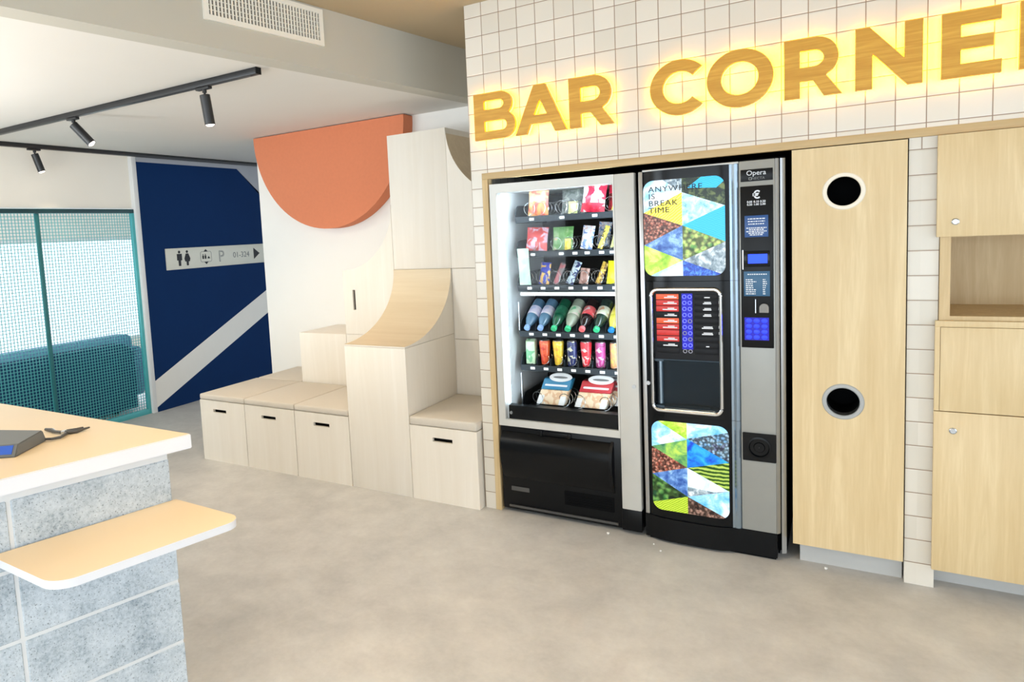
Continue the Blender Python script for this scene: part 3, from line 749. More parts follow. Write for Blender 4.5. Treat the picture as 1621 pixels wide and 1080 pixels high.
def graphic(x0, x1, z0, z1, facets, r=.045):
    conv = rrect(x0, x1, z0, z1, r, 7)
    mats = []; bm = NB()
    for m, pts in facets:
        P = [(x0 + u * (x1 - x0), z1 - v * (z1 - z0)) for u, v in pts]
        P = clean(clip(P, conv))
        if len(P) < 3: continue
        if m not in mats: mats.append(m)
        A, B = prism(bm, P, -.0318, -.0295, 'y', mats.index(m))
    return obj('graphic_panel', bm, mats, cm, smooth=False)
c = .487
g1 = graphic(.922, 1.277, 1.31, 1.758, [
    (sky, [(0, 0), (.25, 0), (c, .14), (0, .33)]), (stone, [(.25, 0), (c, 0), (c, .14)]), (rays, [(c, .14), (c, .48), (0, .33)]), (beans, [(0, .33), (c, .48), (0, .67)]),
    (water, [(0, .67), (c, .48), (c, .84)]), (lime, [(0, .67), (c, .84), (.06, 1), (0, 1)]), (cloud, [(c, .84), (c, 1), (.06, 1)]),
    (moss, [(c, 0), (.72, 0), (.55, .1), (.9, .12), (1, .05), (1, .30), (c, .14)]), (cyan, [(.55, .1), (.72, 0), (1, 0), (1, .05), (.9, .12)]), (ice, [(c, .14), (1, .30), (c, .48)]), (cyan, [(1, .30), (1, .66), (c, .48)]),
    (agave, [(c, .48), (1, .66), (c, .84)]), (rock, [(1, .66), (1, 1), (c, .84)]), (deep, [(c, .84), (1, 1), (c, 1)])])
for i, s in enumerate(('ANYWHERE', 'IS', 'BREAK', 'TIME')):
    text('slogan', s, .036, .945, -.032, 1.705 - .0325 * i, M['inkd'], g1, sx=1.15, spacing=1.1)
c = .47
graphic(.936, 1.281, .166, .610, [
    (sky, [(0, 0), (.08, 0), (c, .18), (0, .29)]), (lime, [(.08, 0), (c, 0), (c, .18)]), (hill, [(0, .29), (c, .18), (c, .49)]), (beans, [(0, .29), (c, .49), (0, .6)]), (water, [(0, .6), (c, .49), (c, .81)]),
    (leaf, [(0, .6), (c, .81), (.1, .9), (0, .92)]), (field, [(.0, .92), (.1, .9), (c, .81), (c, 1), (0, 1)]), (sky, [(c, 0), (1, 0), (1, .06), (c, .17)]), (dots, [(c, .17), (1, .06), (1, .38)]), (peak, [(c, .17), (1, .38), (c, .49)]),
    (terr, [(1, .38), (1, .69), (c, .49)]), (cloud, [(c, .49), (1, .69), (.8, .72), (c, .7)]), (rock, [(c, .7), (.8, .72), (1, .69), (c, .81)]), (sky, [(1, .69), (1, 1), (c, .81)]), (beand, [(c, .81), (1, 1), (c, 1)])])
# chrome framed selection window
bm = NB(); tube(bm, [(p[0], -.034, p[1]) for p in rrect(.948, 1.2535, .664, 1.2465, .03, 6)], .0085, 10, True); obj('selection_frame', bm, M['chrome'], cm)
bm = NB(); box(bm, .957, 1.247, -.018, -.006, .912, 1.238); sp = obj('selection_panel', bm, M['darklab'], cm)
bm = NB(); box(bm, 1.083, 1.131, -.0192, -.018, .962, 1.226); obj('button_backlight', bm, M['blueled'], sp)
RZ = [1.211 - .0286 * k for k in range(10)]
lcol = ['orangelab', 'redlab', 'redlab', 'darklab', 'orangelab', 'redlab', 'redlab', 'redlab', 'darklab', 'darklab']
off = {(4, 1), (6, 0), (7, 1), (9, 0), (9, 1)}
for k, z in enumerate(RZ):
    bm = NB(); box(bm, .968, 1.070, -.0205, -.018, z - .0128, z + .0128, .001); lb = obj('drink_label', bm, M[lcol[k]], sp)
    if k not in (6, 9):
        bm = NB(); box(bm, 1.005 - .004 * (k % 3), 1.062, -.0213, -.0204, z - .006, z - .001); box(bm, 1.020, 1.05, -.0213, -.0204, z + .0005, z + .005); obj('label_print', bm, M['ink'], lb)
    bm = NB(); box(bm, 1.140, 1.240, -.0205, -.018, z - .0128, z + .0128, .001); lb = obj('drink_label', bm, M['darklab'], sp)
    if k not in (4, 7, 9):
        w = (.012, .018, .018, .018, 0, .024, .024, 0, .007, 0)[k]; q = 1.195
        bm = NB(); box(bm, q - w, q + w, -.0213, -.0204, z - .006, z - .001)
        if k not in (0, 8): box(bm, q - w * .7, q + w * .9, -.0213, -.0204, z + .0005, z + .005)
        obj('label_print', bm, M['ink'], lb)
    for i, x in enumerate((1.0955, 1.1195)):
        bm = NB(); mt = Matrix.Translation((x, -.0192, z)) @ Matrix.Rotation(PI / 2, 4, 'X')
        lathe(bm, [(.0095, 0), (.0095, .003), (.0064, .003), (.0064, .0)], mt, 18, [0, 0, 0], caps=False)
        obj('select_button', bm, M['ringo'] if (k, i) in off else M['ring'], sp)
# dispensing bay
bm = NB(); box(bm, .957, 1.247, .03, .044, .672, .91); box(bm, .957, 1.247, -.02, .03, .672, .684); box(bm, .957, 1.247, -.02, .03, .9, .911); obj('dispensing_bay', bm, M['bay'], cm)
bm = NB(); lathe(bm, [(.013, .69), (.013, .90)], Matrix.Translation((.978, .004, 0)), 18); obj('cup_tube', bm, M['satin'], cm)
bm = NB(); box(bm, 1.06, 1.2, -.015, .02, .684, .691, .002); obj('drip_tray', bm, M['gunmetal'], cm)
bm = NB(); box(bm, .997, 1.247, -.024, -.021, .674, .908); obj('bay_door', bm, M['glassd'], cm)
bm = NB(); lathe(bm, [(.010, 0), (.010, .005), (.005, .005)], Matrix.Translation((.923, -.018, .79)) @ Matrix.Rotation(PI / 2, 4, 'X'), 16); obj('lock', bm, M['steel'], cm)
# payment column
bm = NB(); box(bm, 1.339, 1.466, -.010, -.006, 1.721, 1.773, .001); npl = obj('name_plate', bm, M['black'], cm)
text('name_print', 'Opera', .030, 1.401, -.0105, 1.747, M['ink'], npl, 'CENTER')
text('name_print', 'NECTA', .016, 1.409, -.0105, 1.727, M['inkg'], npl, 'CENTER')
bm = NB(); framepr(bm, rrect(1.371, 1.384, 1.726, 1.739, .003, 3), rrect(1.374, 1.381, 1.729, 1.736, .002, 3), -.0110, -.0098); obj('name_mark', bm, M['inkg'], npl)
bm = NB(); box(bm, 1.337, 1.467, -.014, -.006, .981, 1.70, .003); pp = obj('payment_panel', bm, M['black'], cm)
text('currency_sign', '€', .047, 1.402, -.0145, 1.645, M['ink'], pp, 'CENTER', bold=.0012)
for i, (s1, s2) in enumerate((('0.05', '0.50'), ('0.10', '1.00'), ('0.20', '2.00'))):
    text('coin_print', s1 + '\n' + s2, .0125, 1.375 + .026 * i, -.0145, 1.627, M['ink'], pp, 'CENTER', bold=.0003)
def printlines(name, x0, x1, z0, z1, n, y, par, cent=True):
    bm = NB(); rng = random.Random(n + int(1000 * z0))
    for k in range(n):
        z = z1 - (z1 - z0) * (k + .5) / n; w = (x1 - x0) * rng.uniform(.55, 1)
        a = (x0 + x1) / 2 - w / 2 if cent else x0
        x = a
        while x < a + w:
            d = rng.uniform(.004, .012); box(bm, x, min(x + d, a + w), y - .0005, y, z - .0022, z + .0022); x += d + .0025
    obj(name, bm, M['ink'], par)
bm = NB(); box(bm, 1.354, 1.448, -.0165, -.014, 1.476, 1.571, .001); st = obj('info_sticker', bm, M['sticker'], pp)
printlines('sticker_print', 1.362, 1.44, 1.528, 1.562, 3, -.0165, st); printlines('sticker_print', 1.358, 1.444, 1.482, 1.52, 5, -.0165, st)
bm = NB(); box(bm, 1.348, 1.4535, -.020, -.014, 1.345, 1.415, .002); scb = obj('screen_bezel', bm, M['gloss'], pp)
bm = NB(); box(bm, 1.367, 1.444, -.0212, -.0199, 1.360, 1.401); obj('screen', bm, M['lcd'], scb)
bm = NB(); box(bm, 1.345, 1.348, -.024, -.014, 1.335, 1.42); obj('card_slot', bm, M['chrome'], pp)
bm = NB(); box(bm, 1.349, 1.453, -.0165, -.014, 1.214, 1.325, .001); st = obj('price_card', bm, M['sticker2'], pp)
printlines('card_print', 1.36, 1.445, 1.305, 1.318, 1, -.0165, st); printlines('card_print', 1.357, 1.405, 1.22, 1.292, 8, -.0165, st, False); printlines('card_print', 1.425, 1.442, 1.22, 1.292, 8, -.0165, st, False)
bm = NB(); box(bm, 1.394, 1.397, -.0185, -.014, 1.138, 1.20); obj('coin_slot', bm, M['steel'], pp)
bm = NB(); prism(bm, clean(circ(1.43, 1.163, .0185, 20, 0, 180) + [(1.4115, 1.142), (1.4485, 1.142)]), -.03, -.014, 'y'); obj('coin_knob', bm, M['knob'], pp)
bm = NB(); box(bm, 1.350, 1.448, -.0155, -.014, 1.016, 1.118); kp = obj('keypad', bm, M['blueled'], pp)
for i in range(3):
    for j in range(4):
        bm = NB(); lathe(bm, [(.0115, 0), (.0115, .003), (.0085, .0045)], Matrix.Translation((1.368 + .0312 * i, -.0155, 1.104 - .0247 * j)) @ Matrix.Rotation(PI / 2, 4, 'X') @ Matrix.Diagonal((1.1, .9, 1, 1)), 18); obj('key', bm, M['keyb'], kp)
bm = NB(); framepr(bm, rrect(1.337, 1.474, .458, .588, .004, 11), circ(1.405, .522, .05, 48, 45, 405 - 7.5) if False else [(1.405 + .048 * math.cos(2 * PI * (k + .0) / 48), .522 + .048 * math.sin(2 * PI * k / 48)) for k in range(48)], -.012, -.006); cr = obj('coin_return', bm, M['gloss'], cm)
bm = NB(); lathe(bm, [(.050, 0), (.050, .006), (.042, .007), (.038, -.003), (.024, -.003), (.021, .002), (.001, .002)], Matrix.Translation((1.405, -.010, .522)) @ Matrix.Rotation(PI / 2, 4, 'X'), 32, caps=False); obj('coin_cup', bm, M['gloss'], cr)

# ------------------------------------------------------------------ waste cabinet with two round openings
wc = thing('waste_cabinet', 'tall pale oak waste cabinet front with two round black drop holes', 'cabinet', (1.538, 0, 0))
hz = (1.651, .761); hx = 1.727; hr = .061
bm = NB()
px0, px1 = 1.538, 1.942
segs = [(.096, .45, None), (.45, 1.07, .761), (1.07, 1.34, None), (1.34, 1.838, 1.651)]
for za, zb, hc in segs:
    if hc is None: box(bm, px0, px1, -.004, .018, za, zb)
    else:
        n = 40; inner = [(hx + hr * math.cos(2 * PI * k / n + PI / 4), hc + hr * math.sin(2 * PI * k / n + PI / 4)) for k in range(n)]
        outer = []
        for k in range(n):
            a = 2 * PI * k / n + PI / 4; cx, sx_ = math.cos(a), math.sin(a)
            dx = (px1 - hx) if cx > 0 else (hx - px0); dz = (zb - hc) if sx_ > 0 else (hc - za)
            u = max(abs(cx), abs(sx_)); 
            outer.append((hx + cx / u * dx, hc + sx_ / u * dz))
        framepr(bm, outer, inner, -.004, .018)
obj('front_panel', bm, M['oak'], wc, smooth=False)
bm = NB(); box(bm, px0 + .025, px1, .05, .06, 0, .096); obj('plinth', bm, M['kick'], wc)
bm = NB(); box(bm, px0, px1, .4, .42, .1, 1.84); box(bm, px0, px0 + .015, .018, .4, .1, 1.84); box(bm, px1 - .015, px1, .018, .4, .1, 1.84); obj('carcass', bm, M['matt'], wc)
for i, z in enumerate(hz):
    bm = NB(); lathe(bm, [(.060, .004), (.061, -.004), (.0765, -.002), (.077, .0)] [::-1], Matrix.Translation((hx, -.005, z)) @ Matrix.Rotation(PI / 2, 4, 'X'), 40, caps=False)
    lathe(bm, [(.060, -.05), (.060, .003), (.064, .006), (.074, .005), (.0775, 0)], Matrix.Translation((hx, -.004, z)) @ Matrix.Rotation(PI / 2, 4, 'X'), 40, caps=False)
    r_ = obj('port_ring', bm, M['ringw'] if i == 0 else M['ringg'], wc)
    r_['label'] = 'white ring' if i == 0 else 'grey ring'
    bm = NB(); lathe(bm, [(.060, -.004), (.060, -.3)], Matrix.Translation((hx, -.004, z)) @ Matrix.Rotation(PI / 2, 4, 'X'), 40, caps=False); quad(bm, [(hx - .06, .2, z - .06), (hx + .06, .2, z - .06), (hx + .06, .2, z + .06), (hx - .06, .2, z + .06)]); obj('chute', bm, M['matt'], wc)

# ------------------------------------------------------------------ tall cupboard on the right
tc = thing('tall_cupboard', 'tall oak cupboard with an open niche at the right edge of the photo', 'cupboard', (2.047, 0, 0))
qx0, qx1 = 2.049, 3.0
yf = -.022
bm = NB()
box(bm, qx0, qx1, .42, .44, .1, 1.838); box(bm, qx0, 2.083, -.002, .42, .1, 1.838); box(bm, qx1 - .03, qx1, -.002, .42, .1, 1.838)
box(bm, 2.083, qx1 - .03, -.002, .42, 1.118, 1.135); box(bm, 2.083, qx1 - .03, -.0, .42, 1.445, 1.46); box(bm, 2.083, qx1 - .03, .0, .42, .1, .12)
obj('carcass', bm, M['oakb'], tc)
bm = NB(); box(bm, 2.036, qx1, yf, -.003, 1.448, 1.8395, .001); d1 = obj('door', bm, M['oak'], tc)
bm = NB(); box(bm, 2.036, qx1, yf, -.003, 1.094, 1.118, .001); box(bm, 2.036, 2.052, yf, -.003, .757, 1.094); obj('front_rail', bm, M['oak'], tc)
bm = NB(); box(bm, 2.0535, qx1, yf, -.003, .757, 1.0925, .001); obj('drawer_front', bm, M['oak'], tc)
bm = NB(); box(bm, 2.036, qx1, yf, -.003, .092, .7535, .001); d2 = obj('door', bm, M['oak'], tc)
for d, (x, z) in ((d1, (2.093, 1.505)), (d2, (2.097, .679))):
    bm = NB(); lathe(bm, [(.0125, 0), (.0125, .004), (.009, .006), (.009, .003), (.003, .003)], Matrix.Translation((x, yf, z)) @ Matrix.Rotation(PI / 2, 4, 'X'), 20); obj('lock', bm, M['steel'], d)
bm = NB(); box(bm, qx0, qx1, .09, .10, 0, .1); obj('plinth', bm, M['kick'], tc)

# ------------------------------------------------------------------ plywood seating blocks
YF, YB, YW = -.055, .55, 1.015
def cube_seat(name, x0, x1, y0, y1, lab, grp, cush=True, h=.449, slotc=None, zc=.492):
    t = thing(name, lab, 'seat', ((x0 + x1) / 2, y0, 0), grp)
    bm = NB(); g = .0025
    x0 += g; x1 -= g
    sx = slotc if slotc else (x0 + x1) / 2 - .0; sw = .066; sz0, sz1 = .364, .388
    # front with a real hand slot
    framepr(bm, [(x0, 0), (sx - sw, 0), (sx + sw, 0), (x1, 0), (x1, sz0), (x1, sz1), (x1, h), (sx + sw, h), (sx - sw, h), (x0, h), (x0, sz1), (x0, sz0)],
            [(sx - sw, sz0), (sx - sw, sz0), (sx + sw, sz0), (sx + sw, sz0), (sx + sw, sz0 + .006), (sx + sw, sz1), (sx + sw, sz1), (sx + sw, sz1), (sx - sw, sz1), (sx - sw, sz1), (sx - sw, sz1 - .006), (sx - sw, sz0 + .006)], y0, y0 + .018)
    bmesh.ops.remove_doubles(bm, verts=bm.verts, dist=1e-5)
    box(bm, x0, x0 + .018, y0 + .018, y1, 0, h); box(bm, x1 - .018, x1, y0 + .018, y1, 0, h); box(bm, x0 + .018, x1 - .018, y0 + .018, y1, h - .018, h); box(bm, x0 + .018, x1 - .018, y1 - .018, y1, 0, h - .018)
    obj('box', bm, M['ply'], t, smooth=False)
    bm = NB(); box(bm, x0 + .02, x1 - .02, y0 + .06, y0 + .065, .02, h - .02); obj('slot_shade_panel', bm, M['slot'], t)  # dark sheet standing for the shade seen through the slot
    if cush:
        bm = NB(); box(bm, x0 - .001, x1 + .001, y0 - .002, y1, h + .001, zc, .012, seg=3); obj('cushion', bm, M['cushion'], t)
    return t
G1 = 'plywood box seats with cushions'
XS = [-2.29, -1.832, -1.368, -.912, -.458, -.008]
cube_seat('box_seat', XS[0], XS[1], YF, YB - .02, 'plywood box seat with beige cushion at the left end, nearest the blue wall', G1, slotc=-2.085)
cube_seat('box_seat', XS[1], XS[2], YF, YB - .02, 'plywood box seat with beige cushion, middle one of the three in the left row', G1, slotc=-1.605)
cube_seat('box_seat', XS[2], XS[3], YF, YB - .02, 'plywood box seat with grey cushion directly left of the tall plywood block', G1, slotc=-1.138)
cube_seat('box_seat', XS[4], XS[5], YF, YB - .02, 'plywood box seat with beige cushion tucked against the tiled wall', G1, slotc=-.235, zc=.502)
# second row seats behind (their cushions show beyond the front ones)
for a, b, lab in ((XS[0], XS[1], 'cushioned box behind the leftmost box seat, against the white wall'),):
    t = thing('box_seat', lab, 'seat', ((a + b) / 2, YB, 0), 'plywood boxes of the rear row')
    bm = NB(); box(bm, a + .003, b - .003, YB, YW - .005, 0, .449, .002); obj('box', bm, M['ply'], t)
    bm = NB(); box(bm, a + .002, b - .002, YB - .012, YW - .005, .45, .492, .012, seg=3); obj('cushion', bm, M['cushion'], t)
# tall front block
bm = NB(); box(bm, XS[3] + .002, XS[4] - .002, YF, YB - .003, 0, .903, .0015)
tag(obj('plywood_block', bm, M['ply'], None, (-.685, YF, 0)), 'tall plain plywood block between two box seats, carrying the curved ramp block', 'block', 'plywood display blocks')
# quarter-pipe ramp on top of it
def ramp_profile(n=22):
    pts = [(YF, .912)]
    for k in range(n + 1):
        a = PI / 2 * k / n
        pts.append((YF + (YB - .012 - YF) * math.sin(a), 1.335 - (1.335 - .914) * math.cos(a)))
    return pts
bm = NB(); poly = clean(ramp_profile() + [(YB - .004, 1.335), (YB - .004, .905), (YF, .905)])
prism(bm, poly, XS[3] + .002, XS[4] - .002, 'x', 0)
for f in bm.faces:
    n = f.normal
f_list = [f for f in bm.faces if len(f.verts) == 4]
bm.normal_update()
for f in f_list:
    c_ = f.calc_center_median()
    if abs(f.normal.x) < .5 and c_.z > .912 and c_.y < YB - .006 and not (abs(c_.z - .905) < .002): f.material_index = 1
tag(obj('ramp_block', bm, [M['ply'], M['ply2']], None, (-.685, YF, .905)), 'curved concave plywood ramp block on top of the tall front block', 'block', 'plywood display blocks')
# rear row: low cube, winged cube with slot, tower, scooped tower
bm = NB(); box(bm, XS[1] + .01, XS[2] - .002, YB, YW - .005, 0, .868, .0015)
tag(obj('plywood_block', bm, M['ply'], None, (-1.6, YB, 0)), 'low plain plywood block standing behind the middle box seats', 'block', 'plywood display blocks')
# winged block: front with vertical slot, concave upper left edge
t = thing('winged_block', 'plywood block with vertical hand slot and concave wing behind the ramp block', 'block', (-1.14, YB, 0), 'plywood display blocks')
bm = NB(); wx0, wx1 = XS[2] + .002, XS[3] - .002
wing = [(wx1, .872), (wx1, 1.78)]
for k in range(19):
    a = PI / 2 * k / 18
    wing.append((wx0 + (wx1 - wx0) * math.cos(a) , 1.78 - (1.78 - 1.335) * math.sin(a)) )
sxa, sxb, sza, szb = -1.285, -1.262, 1.05, 1.195
bot = [(wx0, .872)]
outl = clean([(wx0, .872), (wx1, .872)] + wing[1:])
# strips around the slot
def cl(lo_x, hi_x, lo_z, hi_z): return clean(clip(outl_c, [(lo_x, lo_z), (hi_x, lo_z), (hi_x, hi_z), (lo_x, hi_z)]))
outl_c = outl
for q in ((wx0, sxa, .872, 1.9), (sxb, wx1, .872, 1.9), (sxa, sxb, .872, sza), (sxa, sxb, szb, 1.9)):
    p = cl(*q)
    if len(p) > 2: prism(bm, p, YB, YB + .018, 'y')
obj('front_panel', bm, M['ply'], t, smooth=False)
bm = NB(); prism(bm, outl, YB + .0185, YW - .005, 'y'); box(bm, wx0, wx1, YB, YW - .005, 0, .87); obj('box', bm, [M['ply']], t)
bm = NB(); box(bm, sxa - .004, sxb + .004, YB + .0175, YB + .0183, sza - .004, szb + .004); obj('slot', bm, M['slot'], t)  # thin dark sheet painting the shade in the slot opening
bm = NB(); box(bm, XS[3] + .0, XS[4] - .001, YB, YW - .005, 0, 1.333, .001); box(bm, XS[3] + .0, XS[4] - .001, YB, YW - .005, 1.336, 2.245, .001)
tag(obj('plywood_tower', bm, M['ply'], None, (-.685, YB, 0)), 'tallest straight plywood tower rising behind the ramp block to the ceiling', 'block', 'plywood display blocks')
bm = NB(); tx0, tx1 = XS[4] + .001, -.008
sc = [(tx0, 2.245)] + [(tx1 - (tx1 - tx0) * math.cos(PI / 2 * k / 20), 2.245 - .455 * math.sin(PI / 2 * k / 20)) for k in range(1, 21)]
prism(bm, clean([(tx0, 1.336)] + [(tx1, 1.336)] + sc[::-1]), YB, YW - .005, 'y', 0, 0)
bm.normal_update()
for f in bm.faces:
    c_ = f.calc_center_median()
    if abs(f.normal.y) < .5 and c_.z > 1.78 and f.normal.z != 0 and c_.x > tx0 + .001 and c_.z > 1.789: f.material_index = 1
box(bm, tx0, tx1, YB, YW - .005, .868, 1.333); box(bm, tx0, tx1, YB, YW - .005, 0, .865)
tag(obj('scooped_tower', bm, [M['ply'], M['ply2']], None, (-.22, YB, 0)), 'plywood tower with scooped concave top corner beside the tiled wall', 'block', 'plywood display blocks')

# ------------------------------------------------------------------ orange half disc
bm = NB(); cx, cz, R = -1.745, ZL - .006, .755
prism(bm, [(cx + R * math.cos(PI + PI * k / 48), cz + .79 * math.sin(PI + PI * k / 48)) for k in range(49)], .895, 1.019, 'y')
tag(obj('acoustic_panel', bm, M['orange'], None, (cx, 1.0, cz)), 'large terracotta half-disc panel hanging flat side up under the ceiling on the white wall', 'wall panel')

# ------------------------------------------------------------------ tracks and spots
def track(lab, x0, x1, y0, y1):
    bm = NB(); box(bm, x0, x1, y0, y1, ZL - .034, ZL - .001, .002)
    t = thing('lighting_track', lab, 'track', ((x0 + x1) / 2, (y0 + y1) / 2, ZL), 'ceiling lighting tracks')
    obj('rail', bm, M['track'], t)
    bm = NB()
    if x1 - x0 > y1 - y0:
        box(bm, x0 + .01, x1 - .05, (y0 + y1) / 2 - .008, (y0 + y1) / 2 + .008, ZL - .0355, ZL - .0335)
    else: box(bm, (x0 + x1) / 2 - .008, (x0 + x1) / 2 + .008, y0 + .01, y1 - .05, ZL - .0355, ZL - .0335)
    obj('channel', bm, M['gunmetal'], t)
    bm = NB()
    if x1 - x0 > y1 - y0: box(bm, x1, x1 + .004, y0, y1, ZL - .035, ZL - .001)
    else: box(bm, x0, x1, y1, y1 + .004, ZL - .035, ZL - .001)
    obj('end_cap', bm, M['black'], t)
track('black lighting track running along the ceiling toward the beam, with two spotlights', -5.2 + 1.35, -.79, -.775, -.738)
track('black lighting track running along the cream bulkhead above the mesh screen', -3.80, -3.755, -2.5, 3.2)
def spot(lab, x, y, d, along='x', l=.152, drop=.05):
    t = thing('track_spotlight', lab, 'spotlight', (x, y, ZL - .035), 'black cylinder spotlights on the tracks')
    bm = NB(); z = ZL - .036
    if along == 'x': box(bm, x - .055, x + .045, y - .014, y + .014, z - .014, z, .002)
    else: box(bm, x - .014, x + .014, y - .055, y + .045, z - .014, z, .002)
    obj('adapter', bm, M['track'], t)
    bm = NB(); lathe(bm, [(.012, z - .03), (.012, z - .014)], Matrix.Translation((x, y, 0)), 12); lathe(bm, [(.006, z - drop), (.006, z - .03)], Matrix.Translation((x, y, 0)), 10); obj('stem', bm, M['track'], t)
    d = Vector(d).normalized(); q = d.to_track_quat('Z', 'Y').to_matrix().to_4x4()
    mt = Matrix.Translation(Vector((x, y, z - drop + .004))) @ q
    bm = NB(); lathe(bm, [(.024, -.006), (.0275, -.004), (.0275, l), (.024, l), (.024, l - .012)], mt, 24, caps=False)
    bm.faces.new([v for v in bm.verts][:24][::-1]); obj('housing', bm, M['track'], t)
    bm = NB(); lathe(bm, [(.0238, l - .008), (.021, l + .003), (.012, l + .008), (.002, l + .009)], mt, 20); obj('lens', bm, M['lens'], t)
    return t
spot('black cylinder spotlight hanging straight near the end of the track by the beam', -1.19, -.757, (.02, .12, -1))
spot('black cylinder spotlight tilted sideways in the middle of the long track', -2.40, -.757, (.50, .42, -.80))
spot('black cylinder spotlight on the track above the mesh screen', -3.778, -.245, (.12, .25, -1), 'y', .14)

# ------------------------------------------------------------------ air vent in the beam
vt = thing('air_vent', 'white rectangular air vent grille set in the grey beam', 'vent', (bx(-.82), -.82, 2.57))
va, vb = -1.175, -.478
dirv = Vector((bx(vb) - bx(va), vb - va, 0)).normalized(); nv = Vector((dirv.y, -dirv.x, 0))
def onbeam(bm):
    o0 = Vector((bx(va), va, 0)); m = Matrix(((dirv.x, -nv.x, 0, o0.x), (dirv.y, -nv.y, 0, o0.y), (0, 0, 1, 0), (0, 0, 0, 1)))
    bmesh.ops.transform(bm, matrix=m, verts=bm.verts); return bm
lv = (vb - va) * math.hypot(1, .155)
bm = NB(); framepr(bm, [(0, 2.568), (lv, 2.568), (lv, 2.752), (0, 2.752)], [(.026, 2.592), (lv - .026, 2.592), (lv - .026, 2.728), (.026, 2.728)], -.012, -.0005); obj('frame', onbeam(bm), M['ventw'], vt, smooth=False)
bm = NB(); box(bm, .026, lv - .026, -.003, -.001, 2.592, 2.728); obj('backing', onbeam(bm), M['ventd'], vt)
bm = NB(); n = 34
for k in range(n):
    x = .030 + (lv - .06) * (k + .5) / n; box(bm, x - .0042, x + .0042, -.010, -.003, 2.592, 2.728)
for z in (2.615, 2.637, 2.66, 2.683, 2.705): box(bm, .026, lv - .026, -.0075, -.004, z - .0015, z + .0015)
obj('louvre', onbeam(bm), M['ventw'], vt)

# ------------------------------------------------------------------ wayfinding sign on the blue wall
wf = thing('wayfinding_sign', 'pale grey direction sign with toilet, lift and parking symbols on the blue wall', 'sign', (XB, 1.6, 1.45))
bm = NB(); box(bm, XB + .001, XB + .014, .985, 2.30, 1.352, 1.562, .001); obj('plate', bm, M['plate'], wf)
def onx(poly, name, mat=None, d=.0015):
    bm = NB(); prism(bm, poly, XB + .0135, XB + .014 + d, 'x'); return obj(name, bm, mat or M['inkd'], wf)
zc = 1.46
for i, yy in enumerate((1.14, 1.235)):
    bm = NB(); prism(bm, circ(yy, zc + .063, .014, 16), XB + .0135, XB + .0155, 'x')
    if i == 0: body = [(yy - .03, zc + .045), (yy + .03, zc + .045), (yy + .03, zc - .02), (yy + .016, zc - .02), (yy + .014, zc - .075), (yy - .014, zc - .075), (yy - .016, zc - .02), (yy - .03, zc - .02)]
    else: body = [(yy - .016, zc + .045), (yy + .016, zc + .045), (yy + .036, zc - .005), (yy + .028, zc - .035), (yy + .014, zc - .035), (yy + .012, zc - .075), (yy - .012, zc - .075), (yy - .014, zc - .035), (yy - .028, zc - .035), (yy - .036, zc - .005)]
    prism(bm, body, XB + .0135, XB + .0155, 'x'); obj('toilet_symbol', bm, M['inkd'], wf)
def framex(outer, inner, name, mat):
    bm = NB(); framepr(bm, outer, inner, 0, 1)
    for v in bm.verts: v.co = Vector((XB + .0137 + .0018 * v.co.y, v.co.x, v.co.z))
    return obj(name, bm, mat, wf)
lf = framex(rrect(1.40, 1.545, zc - .055, zc + .055, .022, 5), rrect(1.404, 1.541, zc - .051, zc + .051, .018, 5), 'lift_symbol', M['inkg'])
bm = NB(); prism(bm, [(1.445, zc + .052), (1.50, zc + .052), (1.4725, zc + .078)], XB + .0137, XB + .0158, 'x'); prism(bm, [(1.445, zc - .052), (1.4725, zc - .078), (1.50, zc - .052)], XB + .0137, XB + .0158, 'x')
for k, yy in enumerate((1.435, 1.465)): prism(bm, rrect(yy - .010, yy + .010, zc - .022, zc + .014, .005, 3), XB + .0137, XB + .0158, 'x'); prism(bm, circ(yy, zc + .022, .006, 10), XB + .0137, XB + .0158, 'x')
prism(bm, [(1.49, zc - .02), (1.525, zc - .02), (1.505, zc + .006)], XB + .0137, XB + .0158, 'x')
obj('lift_symbol', bm, M['inkd'], wf)
rx = (PI / 2, 0, PI / 2)
text('parking_symbol', 'P', .17, XB + .0145, 1.635, zc - .062, M['inkg'], wf, rot=rx)
text('parking_symbol_fill', 'P', .17, XB + .0155, 1.637, zc - .062, M['plate'], wf, rot=rx, bold=-.006)
text('room_numbers', '01-324', .085, XB + .0145, 1.84, zc - .03, M['inkg'], wf, rot=rx)
onx([(2.145, zc - .062), (2.235, zc), (2.145, zc + .062)], 'arrow')

# ------------------------------------------------------------------ mesh screen
ms = thing('mesh_screen', 'teal steel wire mesh screen with backlit dark top rail beside the blue wall', 'screen', (-3.93, 0, 0))
zt0, zt1 = .03, 1.945
bm = NB(); box(bm, -3.945, -3.905, -2.3, .73, zt1 - .035, zt1, .002); obj('top_rail', bm, M['teald'], ms)
bm = NB(); box(bm, -3.945, -3.905, .672, .73, 0, zt1 - .036, .002); obj('post', bm, M['teal'], ms)
bm = NB(); box(bm, -3.945, -3.915, -.215, -.185, 0, zt1 - .036, .002); obj('post', bm, M['tealm'], ms)
bm = NB(); box(bm, -3.945, -3.915, -1.145, -1.115, 0, zt1 - .036, .002); obj('post', bm, M['teald'], ms)
bm = NB(); box(bm, -3.945, -3.905, -2.3, .672, 0, .05, .002); obj('bottom_rail', bm, M['teal'], ms)
for a, b in ((-1.113, -.217), (-.183, .67)):
    bm = NB(); w = .0022
    n = int((b - a) / .0262)
    for k in range(n + 1):
        y = a + (b - a) * k / n; box(bm, -3.934, -3.930, y - w, y + w, .05, zt1 - .036)
    m_ = int((zt1 - .086) / .0262)
    for k in range(m_ + 1):
        z = .05 + (zt1 - .086) * k / m_; box(bm, -3.930, -3.926, a, b, z - w, z + w)
    obj('wire_mesh', bm, M['teal'], ms, smooth=False)

